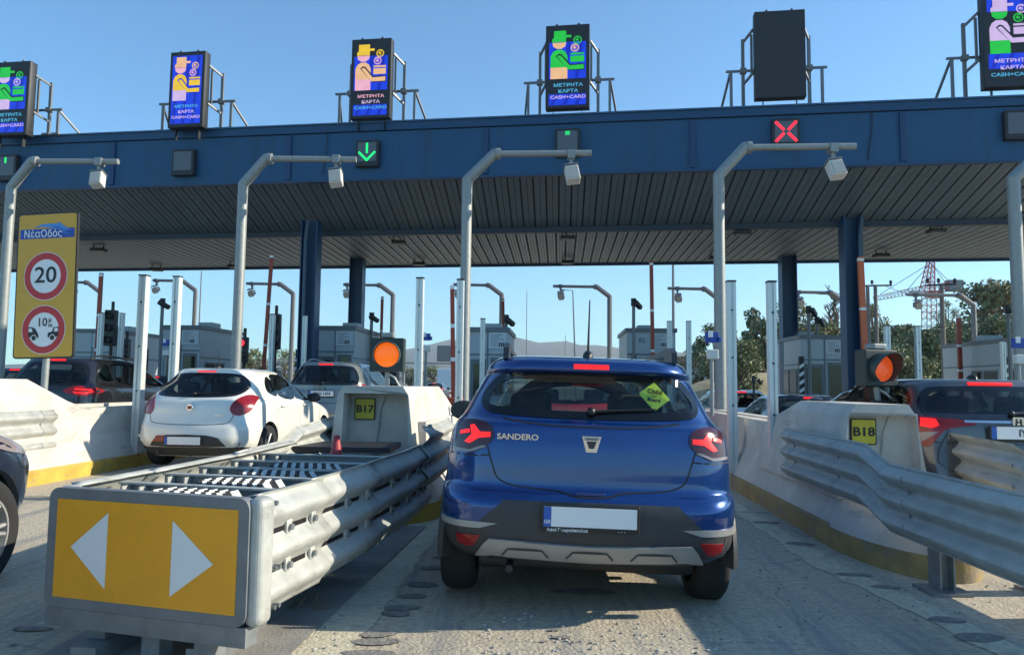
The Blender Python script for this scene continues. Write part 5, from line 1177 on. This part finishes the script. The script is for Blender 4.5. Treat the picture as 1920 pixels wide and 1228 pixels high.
# cameras on short masts
for px, py, Y, lab in [(305, 566, 21.8, 'twin camera on a mast above the second booth'), (697, 592, 23.5, 'camera on a short mast above the left booth roof'), (949, 597, 20.5, 'camera mast right of the booth beside the near pole'), (1188, 566, 21.5, 'tall camera mast above the EL booth'), (1516, 580, 21.6, 'camera mast above the booth behind the right column'), (1532, 600, 23.5, 'shorter camera mast above the booth behind the right column'), (1890, 580, 20.5, 'camera mast above the booth at the right edge'), (1413, 708, 17.5, 'small camera on a thin stalk above the white far hatchback')]:
    c = P(px, py, Y=Y); r = thing('camera_mast', lab, 'camera', (c.x, Y, 0), group='small camera masts'); th = .05 if px != 1413 else .025
    m = MB(); m.cyl((c.x, Y, .2 if px != 1413 else .9), c + Vector((0, 0, -.05)), th, grey_metal if px != 1413 else dark_metal, 10); m.build('mast', r)
    M = Matrix.Translation(c + Vector((.10, -.12, -.10))) @ Matrix.Rotation(R(-40), 4, 'Z') @ Matrix.Rotation(R(-25), 4, 'X')
    s_ = 1 if px != 1413 else .5
    m = MB(); m.bev(None, (.13 * s_, .36 * s_, .13 * s_), dark_metal, .02 * s_, M=M); m.cyl(c + Vector((0, 0, -.12)), c + Vector((0, 0, .10 * s_)), th * 1.6, dark_metal, 10); m.build('camera_head', r)
# payment readers on stalks (blue box over a white box)
for px, py, Y, lab in [(1334, 645, 11.4, 'blue card sign over a small grey box on a stalk right of the blue car'), (799, 640, 17, 'small blue card reader sign on a stalk behind the B17 head'), (312, 650, 19.5, 'small blue card sign beside the second booth'), (1908, 655, 12.0, 'white box with a blue cap at the right edge')]:
    c = P(px, py, Y=Y); r = thing('card_reader', lab, 'card reader', (c.x, Y, .9), group='card readers on stalks')
    m = MB(); m.cyl((c.x, Y, .9), (c.x, Y, c.z - .1), .03, galv_pole, 10); m.build('stalk', r)
    m = MB(); m.bev(c + Vector((0, -.02, .10)), (.20, .06, .16), blue_film, .01); m.bev(c + Vector((-.03, -.06, .15)), (.07, .02, .10), white_film, .004); m.bev(c + Vector((.1, -.02, .07)), (.08, .06, .08), blue_film, .01); m.build('sign', r)
    m = MB(); m.bev(c + Vector((.01, -.02, -.16)), (.17, .10, .15), white_box, .015); m.build('box', r)
# thin masts
for px, ty, Y, w_, lamp, lab in [(378, 508, 45, .05, 0, 'thin pale mast behind the second booth'), (988, 545, 90, .05, 0, 'thin mast standing against the mountains'), (1074, 545, 70, .08, 1, 'lamp post beyond the plaza in front of the mountains'), (1262, 489, 40, .09, 0, 'tall slim mast right of the EL booth'), (1060, 628, 95, .05, 0, 'short leaning mast above the blue car roof')]:
    c = P(px, ty, Y=Y); r = thing('slim_mast', lab, 'mast', (c.x, Y, 0)); m = MB(); m.cyl((c.x + (.4 if lamp else 0), Y, 0), c, w_ * 1.2, grey_metal, 8, r2=w_ * .7); m.build('mast', r)
    if lamp: m = MB(); m.bar(c, c + Vector((-.9, 0, .08)), .08, .05, grey_metal); m.bev(c + Vector((-1.0, 0, .06)), (.5, .25, .1), grey_metal, .03); m.build('lamp_head', r)
# ---------------------------------------------------------------- things on the road beyond
c = P(1690, 700, Y=24)
r = thing('truck', 'white lorry far down the road behind the B17 head', 'lorry', (P(838, 700, Y=95).x, 95, 0)); W_ = WM[r]
m = MB(); m.bev(None, (2.5, 7, 2.6), white_film, .05, M=W_ @ Matrix.Translation((0, 3.6, 2.1))); m.build('cargo_box', r)
m = MB(); m.bev(None, (2.3, 1.8, 2.2), red_barrier, .15, M=W_ @ Matrix.Translation((0, 8.3, 1.6))); m.build('cab', r)
m = MB(); m.box(None, (2.3, 8.5, .3), dark_metal, M=W_ @ Matrix.Translation((0, 4.6, .75))); m.build('chassis', r)
for x in (-1, 1):
    for y in (1.2, 7.8): m = MB(); m.cyl(W_ @ Vector((x * 1.2, y, .5)), W_ @ Vector((x * .9, y, .5)), .5, rubber, 20); m.cyl(W_ @ Vector((x * 1.21, y, .5)), W_ @ Vector((x * 1.1, y, .5)), .25, grey_metal, 14); m.build('wheel', r)
rb0 = None
for i in range(9):
    x = P(770 + i * 11, 700, Y=70).x
    if rb0 is None:
        r = thing('road_barrier', 'red and white plastic barrier in the row far beyond the B17 head', 'road barrier', (x, 70, 0), group='red and white barriers on the far road'); W_ = WM[r]
        m = MB(); m.prism([(-.35, 0), (.35, 0), (.35, .12), (.28, .3), (.28, .85), (-.28, .85), (-.28, .3), (-.35, .12)], -.2, .2, white_film, M=W_); m.build('body', r)
        m = MB(); m.prism([(-.281, .45), (.281, .45), (.281, .7), (-.281, .7)], -.203, .203, red_barrier, M=W_); m.build('band', r); rb0 = r
    else: q = copy_tree(rb0); q.location = (x, 70 + i * .3, 0)
a = P(818, 672, Y=60); r = thing('overhead_sign', 'grey back of an overhead road sign left of the near pole', 'road sign', (a.x, 60, 0))
m = MB(); m.bev((a.x + .8, 60, a.z + .4), (1.5, .12, 1.3), grey_metal, .02); m.build('panel', r)
m = MB(); m.bar((a.x - 2.6, 60.1, a.z - .4), (a.x + 2.2, 60.1, a.z - .4), .12, .12, galv_dark); m.cyl((a.x - 2.6, 60.1, 0), (a.x - 2.6, 60.1, a.z - .4), .09, galv_dark, 10); m.build('gantry', r)
for px, Y, lab in [(500, 26, 'dark cabinet wall between the leaning red arm and blue column'), (720, 25, 'dark cabinet behind the left amber light'), (235, 27, 'dark cabinet behind the black suv')]:
    c = P(px, 700, Y=Y); r = thing('equipment_cabinet', lab, 'cabinet', (c.x, Y, 0)); W_ = WM[r]
    m = MB(); m.bev(None, (.95, .7, 1.75), dark_metal, .02, M=W_ @ Matrix.Translation((0, 0, .88))); m.build('body', r)
    m = MB(); m.bev(None, (.8, .02, 1.5), grey_metal, .004, M=W_ @ Matrix.Translation((0, -.36, .9))); m.build('door', r)
# ---------------------------------------------------------------- terrain: mountains and the hill
def ridge(name, pts, Y, depth, m, seed, rough=.05, kind='structure'):
    """pts: pixel skyline; a long hill with real depth behind it"""
    rnd = random.Random(seed); xs = []; n = 90; P0 = [P(x, y, Y=Y) for x, y in pts]
    def hat(x):
        for a, b in zip(P0, P0[1:]):
            if a.x <= x <= b.x: t = (x - a.x) / (b.x - a.x); t = t * t * (3 - 2 * t) * .5 + t * .5; return a.z + (b.z - a.z) * t
        return P0[-1].z
    vs = []; K = 9
    hm = max(p.z for p in P0)
    for i in range(n + 1):
        x = P0[0].x + (P0[-1].x - P0[0].x) * i / n; h = hat(x)
        for j in range(K + 1):
            t = j / K; f = math.sin(math.pi * t) ** .8 if t <= .5 else math.sin(math.pi * t) ** 1.2
            nz = (math.sin(x / hm * 2.3 + j * 1.7 + seed) + math.sin(x / hm * 5.1 + j * 2.9)) * rough * h * f * (1 if j != K // 2 else .3)
            vs.append((x * (1 + (t - .5) * depth / Y * .3) + rnd.uniform(-.02, .02) * hm, Y + (t - .5) * depth, max(-1, h * f + nz * (t != .5)) - .01))
    m_ = MB(); m_.add(vs, [(i * (K + 1) + j, i * (K + 1) + j + 1, (i + 1) * (K + 1) + j + 1, (i + 1) * (K + 1) + j) for i in range(n) for j in range(K)], m, True); return struct(m_.build(name), kind)
rock = mat('mountain scrub', (.018, .024, .028), .95, var=.3, vs=.004)
ridge('mountains', [(-1500, 700), (-600, 680), (-200, 690), (200, 680), (560, 672), (700, 668), (760, 655), (800, 650), (850, 640), (885, 645), (925, 640), (958, 631), (985, 641), (1015, 643), (1040, 640), (1080, 650), (1100, 655), (1122, 648), (1150, 654), (1200, 652), (1300, 665), (1500, 690), (2200, 705), (3400, 720)], 3300, 900, rock, 3, .06)
hillm = mat('scrubby hillside', (.20, .18, .11), .95, var=.4, vs=.15, bump=.3, bs=1.5, spots=(.18, (.06, .08, .035), .50))
ridge('hill', [(1150, 722), (1280, 708), (1400, 690), (1560, 660), (1700, 622), (1800, 606), (1900, 598), (2100, 590), (2600, 640), (3000, 700)], 130, 90, hillm, 5, .03)
ridge('grass_bank', [(1265, 728), (1330, 710), (1420, 698), (1560, 700), (1700, 700), (1800, 694), (1950, 690), (2300, 690), (2700, 715)], 46, 12, mat('dry grass bank', (.34, .29, .17), .95, var=.35, vs=2.5, bump=.5, bs=9), 6, .04)
# ---------------------------------------------------------------- vegetation
leafA = [mat('foliage mid', (.15, .18, .09), .8, var=.35, vs=.6), mat('foliage olive', (.23, .24, .125), .8, var=.3, vs=.6), mat('foliage dark', (.09, .12, .07), .8, var=.3, vs=.6)]
leafB = [mat('foliage dry', (.20, .165, .075), .85, var=.3, vs=.6), mat('foliage olive', (.1, .1, .05), .8), mat('foliage brown', (.13, .10, .06), .85, var=.3, vs=.6)]
bark = mat('grey bark', (.11, .09, .07), .9, var=.25, vs=6)
def tree(px, ty, Y, wpx, label, seed, kind='bush', leaves=leafA, n=1500, base=0., group='trees beyond the toll plaza'):
    t = P(px, ty, Y=Y); H = t.z - base; Wd = wpx / F * Y / 2; rnd = random.Random(seed); r = thing('tree', label, 'tree', (t.x, Y, base), group=group)
    m = MB(); O = Vector((t.x, Y, base)); th = H * .035 + .03; top = O + Vector((rnd.uniform(-.2, .2) * Wd, 0, H * .72)); m.cyl(O, top, th, bark, 8, r2=th * .35)
    cl = []
    nc = 24 if kind != 'bare' else 0
    for i in range(nc):
        a = rnd.uniform(0, 6.283); hh = rnd.uniform(.28, .95); rad = Wd * (math.sin(math.pi * min(1, (hh - .12) / .92)) ** .6) * rnd.uniform(.35, .95)
        if kind == 'cone': rad = Wd * (1.02 - hh) * rnd.uniform(.6, 1.1)
        c = O + Vector((rad * math.cos(a), rad * math.sin(a), H * hh)); cl.append((c, Wd * rnd.uniform(.22, .42) * (1 if kind != 'cone' else max(.35, 1.1 - hh))))
        s0 = O + Vector((0, 0, H * hh * .55)); m.cyl(s0, c, th * .35, bark, 5, r2=th * .1)
    cl.append((O + Vector((0, 0, H * .9)), Wd * .3))
    if kind == 'bare':
        def br(p, d, l, rr, dep):
            e = p + d * l; m.cyl(p, e, rr, bark, 5, r2=rr * .6)
            if dep:
                for _ in range(3): nd = (d + Vector((rnd.uniform(-.7, .7), rnd.uniform(-.7, .7), rnd.uniform(-.1, .5)))).normalized(); br(p.lerp(e, rnd.uniform(.5, 1)), nd, l * rnd.uniform(.5, .75), rr * .55, dep - 1)
        for i in range(14):
            h0 = H * (.25 + .045 * i); br(O + Vector((0, 0, h0)), Vector((rnd.uniform(-1, 1), rnd.uniform(-1, 1), 1.5)).normalized(), Wd * (.62 - i * .03), th * .28, 4)
    m.build('trunk', r)
    if kind == 'bare': return r
    m = MB(); s_ = max(.08, Wd * .050)
    for i in range(n):
        c, rad = cl[rnd.randrange(len(cl))]; v = Vector((rnd.gauss(0, 1), rnd.gauss(0, 1), rnd.gauss(0, .8))).normalized() * rad * rnd.uniform(.45, 1.12)
        p = c + v
        if p.z < base + .1: p.z = base + .1 + rnd.random() * .2
        u = Vector((rnd.gauss(0, 1), rnd.gauss(0, 1), rnd.gauss(0, 1))).normalized(); w2 = u.orthogonal().normalized(); q = u.cross(w2); k = s_ * rnd.uniform(.6, 1.5)
        m.add([p + w2 * k, p + q * k * .7, p - w2 * k, p - q * k * .6], [(0, 1, 2, 3)], leaves[(rnd.random() < .45) + (rnd.random() < .25)])
    m.build('crown', r, recalc=False); return r
TR = [(478, 650, 60, 60, 'small green tree left of the leaning red arm', 'bush', leafA), (535, 655, 64, 62, 'small olive tree left of the blue front column', 'bush', leafA), (250, 672, 70, 40, 'low tree beyond the black signal head', 'bush', leafA),
      (770, 688, 110, 40, 'far low tree left of the tall pale post', 'bush', leafA), (812, 686, 110, 45, 'far low tree behind the overhead sign', 'bush', leafA),
      (1345, 610, 48, 95, 'green tree behind the red cross pole', 'bush', leafA), (1410, 572, 52, 95, 'taller pointed green tree between the tall pale posts', 'cone', leafA), (1440, 600, 50, 110, 'dense dark tree left of the rear right column', 'bush', leafA), (1290, 655, 60, 70, 'low pale green tree right of the EL booth', 'bush', leafB),
      (1385, 635, 42, 90, 'broad tree behind the white far hatchback', 'bush', leafA), (1500, 560, 60, 90, 'thin leafed tree behind the rear right column', 'bush', leafB), (1560, 522, 62, 120, 'tall bare tree between the right columns', 'bare', leafA), (1540, 610, 55, 130, 'dry olive bush between the right columns', 'bush', leafB),
      (1640, 560, 60, 60, 'dry tree just right of the right front column', 'bush', leafB), (1690, 612, 50, 120, 'green bushy tree left of the short pale posts', 'bush', leafA), (1750, 618, 44, 130, 'dark green tree below the crane', 'bush', leafA), (1700, 650, 40, 110, 'low dark bush behind the right amber light', 'bush', leafA),
      (1790, 600, 48, 110, 'green tree left of the rightmost big tree', 'bush', leafA), (1850, 520, 58, 150, 'tall olive tree at the right under the canopy edge', 'bush', leafB), (1905, 535, 60, 130, 'tall olive tree at the right picture edge', 'bush', leafB), (1870, 590, 44, 120, 'green tree behind the right booth', 'bush', leafA),
      (1775, 558, 120, 50, 'dark round tree on the hilltop by the crane', 'bush', leafA), (1975, 540, 62, 150, 'tall olive tree just past the right picture edge', 'bush', leafB), (1600, 625, 52, 90, 'green tree hidden behind the right front column', 'bush', leafA)]
for i, (px, ty, Y, w_, lab, kd, lv) in enumerate(TR):
    tree(px, ty, Y, w_, lab, 100 + i, kd, lv, n=6500 if (Y < 65 and w_ > 80) else 2200, base=0 if Y < 100 else (5.5 if px > 1500 else 0))
rnd = random.Random(9); m = MB()      # scrub on the hill skyline
for i in range(2600):
    px = rnd.uniform(1270, 2250); Y = rnd.uniform(112, 130); x = (px - 960) / F * Y; q = max(0, min(1, (px - 1280) / 500)); z = q * 9.0 * (1 if Y > 122 else .72) + rnd.uniform(0, 2.6) * (math.sin(px * .021) * .5 + .7)
    u = Vector((rnd.gauss(0, 1), rnd.gauss(0, 1), rnd.gauss(0, 1))).normalized(); w2 = u.orthogonal(); v = u.cross(w2); k = rnd.uniform(.25, .6); p = Vector((x, Y, z))
    m.add([p + w2 * k, p + v * k, p - w2 * k, p - v * k], [(0, 1, 2, 3)], leafA[i % 3])
struct(m.build('hill_scrub', recalc=False), 'stuff')
m = MB(); straw = [mat('dry straw', (.40, .33, .18), .9), mat('pale straw', (.30, .26, .15), .9)]
for i in range(6000):
    px = rnd.uniform(1270, 2100); Y = rnd.uniform(38, 45.5); x = (px - 960) / F * Y; t = (Y - 40) / 12; z = .9 * math.sin(math.pi * max(0, t)) ** .8 * max(.1, min(1, (px - 1265) / 90)); h = rnd.uniform(.25, .8)
    e = rnd.uniform(-.15, .15); m.add([(x - .025, Y, z), (x + .025, Y, z), (x + e, Y + .05, z + h)], [(0, 1, 2)], straw[i % 2])
struct(m.build('dry_grass', recalc=False), 'stuff')
# ---------------------------------------------------------------- low house, power poles, crane
c = P(1312, 690, Y=75); r = thing('house', 'long low pale house behind the trees right of the EL booth', 'house', (c.x, 75, 0)); W_ = WM[r]
m = MB(); m.prism([(-2.6, 0), (2.6, 0), (2.6, 3.6), (-2.6, 3.6)], 0, 6, mat('pale render wall', (.50, .47, .40), .8), M=W_); m.build('wall', r)
m = MB(); m.prism([(-3, 3.602), (3, 3.602), (2.4, 4.5), (-2.4, 4.5)], -.4, 6.4, mat('clay roof', (.30, .20, .14), .8, var=.2, vs=3), M=W_); m.build('roof', r)
for x in (-1.6, 0, 1.6): m = MB(); m.prism([(x - .4, 1.2), (x + .4, 1.2), (x + .4, 2.5), (x - .4, 2.5)], -.03, -.002, frit, M=W_); m.build('window', r)
for px, ty, Y, w_, lab in [(1641, 534, 40, 62, 'wooden twin power pole right of the orange barrier arm'), (1765, 532, 34, 54, 'power pole with crossarm in front of the crane')]:
    c = P(px, ty, Y=Y); r = thing('power_pole', lab, 'power pole', (c.x, Y, 0), group='power poles')
    m = MB(); m.cyl((c.x, Y, 0), c, .13, mat('pole timber', (.16, .15, .135), .85, var=.2), 10, r2=.09); 
    if px < 1700: m.cyl((c.x - .42, Y, 0), c + Vector((-.42, 0, -.02)), .12, MATS['pole timber'], 10, r2=.09)
    m.build('post', r)
    a = w_ / F * Y / 2; m = MB(); m.bar(c + Vector((-a, 0, -.08)), c + Vector((a, 0, -.02)), .10, .08, dark_metal); m.build('crossarm', r)
    for e in (-1, -.2, 1): m = MB(); q = c + Vector((a * e * .95, 0, .02)); m.lathe([(.001, .0), (.03, 0), (.09, .08), (.05, .11), (.09, .16), (.03, .24), (.001, .25)], q, (0, 0, 1), dark_metal, 10); m.build('insulator', r)
def wire(a, b, sag, lab):
    m = MB(); pts = [a.lerp(b, t / 14) - Vector((0, 0, sag * 4 * (t / 14) * (1 - t / 14))) for t in range(15)]; m.tube(pts, .014, dark_metal, 5); o = m.build('power_line'); tag(o, lab, 'power line', 'sagging power lines'); recenter(o)
a = P(1660, 536, Y=40); b = P(1795, 540, Y=34); wire(a, b, .4, 'power line strung between the two power poles'); wire(b, P(1990, 520, Y=30), .3, 'power line running right from the pole in front of the crane'); wire(P(1500, 545, Y=46), P(1622, 540, Y=40), .3, 'power line running left from the twin power pole')
wire(P(1640, 606, Y=36), P(1980, 570, Y=30), .5, 'low power line crossing in front of the right trees')
Y = 170; r = thing('tower_crane', 'red and white tower crane on the hill under the canopy edge', 'crane', (P(1742, 640, Y=Y).x, Y, 5)); cr = mat('crane red', (.55, .10, .07), .6); cwm = mat('crane white', (.50, .46, .44), .6)
def truss(mb, a, b, w0, w1, n, mts, t=.16):
    t *= .6
    a = Vector(a); b = Vector(b); d = (b - a).normalized(); u = d.cross(Vector((0, 1, 0))).normalized(); v = Vector((0, 1, 0)); last = None
    for i in range(n + 1):
        f = i / n; w_ = w0 + (w1 - w0) * f; c = a.lerp(b, f); q = [c + u * w_ * sx + v * w_ * sy for sx, sy in ((-1, -1), (1, -1), (1, 1), (-1, 1))]; mt = mts[(i // 2) % len(mts)]
        for j in range(4): mb.bar(q[j], q[(j + 1) % 4], t * .6, t * .6, mt)
        if last:
            for j in range(4): mb.bar(last[j], q[j], t, t, mt); mb.bar(last[j], q[(j + 1) % 4], t * .5, t * .5, mt)
        last = q
m = MB(); truss(m, P(1742, 660, Y=Y), P(1742, 548, Y=Y), 1.1, 1.1, 9, [cwm, cr], .28); m.build('mast', r)
m = MB(); truss(m, P(1738, 548, Y=Y), P(1745, 492, Y=Y), 1.2, .6, 6, [cr, cr], .30); m.build('tower_top', r)
m = MB(); truss(m, P(1735, 541, Y=Y), P(1640, 560, Y=Y), .75, .5, 14, [cwm, cr], .2); m.build('jib', r)
m = MB(); truss(m, P(1748, 541, Y=Y), P(1790, 532, Y=Y), .7, .7, 5, [cr], .25); m.bev(P(1789, 536, Y=Y), (3.4, 2, 2.6), grey_metal, .1); m.build('counter_jib', r)
m = MB(); m.bev(P(1752, 552, Y=Y), (3.6, 2, 1.6), cr, .15); m.bev(P(1716, 550, Y=Y), (2, 1.6, 1.2), cwm, .1); m.build('cab', r)
m = MB()
for a, b in (((1744, 494), (1650, 552)), ((1744, 494), (1700, 545)), ((1746, 494), (1775, 533)), ((1746, 494), (1783, 531))): m.cyl(P(*a, Y=Y), P(*b, Y=Y), .07, dark_metal, 5)
m.build('pendant_line', r)
# ---------------------------------------------------------------- haze
hz = bpy.data.materials.new('haze air'); hz.use_nodes = True; n = hz.node_tree; n.nodes.clear(); o = n.nodes.new('ShaderNodeOutputMaterial'); pv = n.nodes.new('ShaderNodeVolumePrincipled'); pv.inputs['Color'].default_value = (.85, .94, 1, 1); pv.inputs['Density'].default_value = .00020; pv.inputs['Anisotropy'].default_value = .2; n.links.new(pv.outputs[0], o.inputs['Volume'])
m = MB(); m.box((0, 1700, 199), (9000, 4700, 402), hz); struct(m.build('haze'), 'stuff')
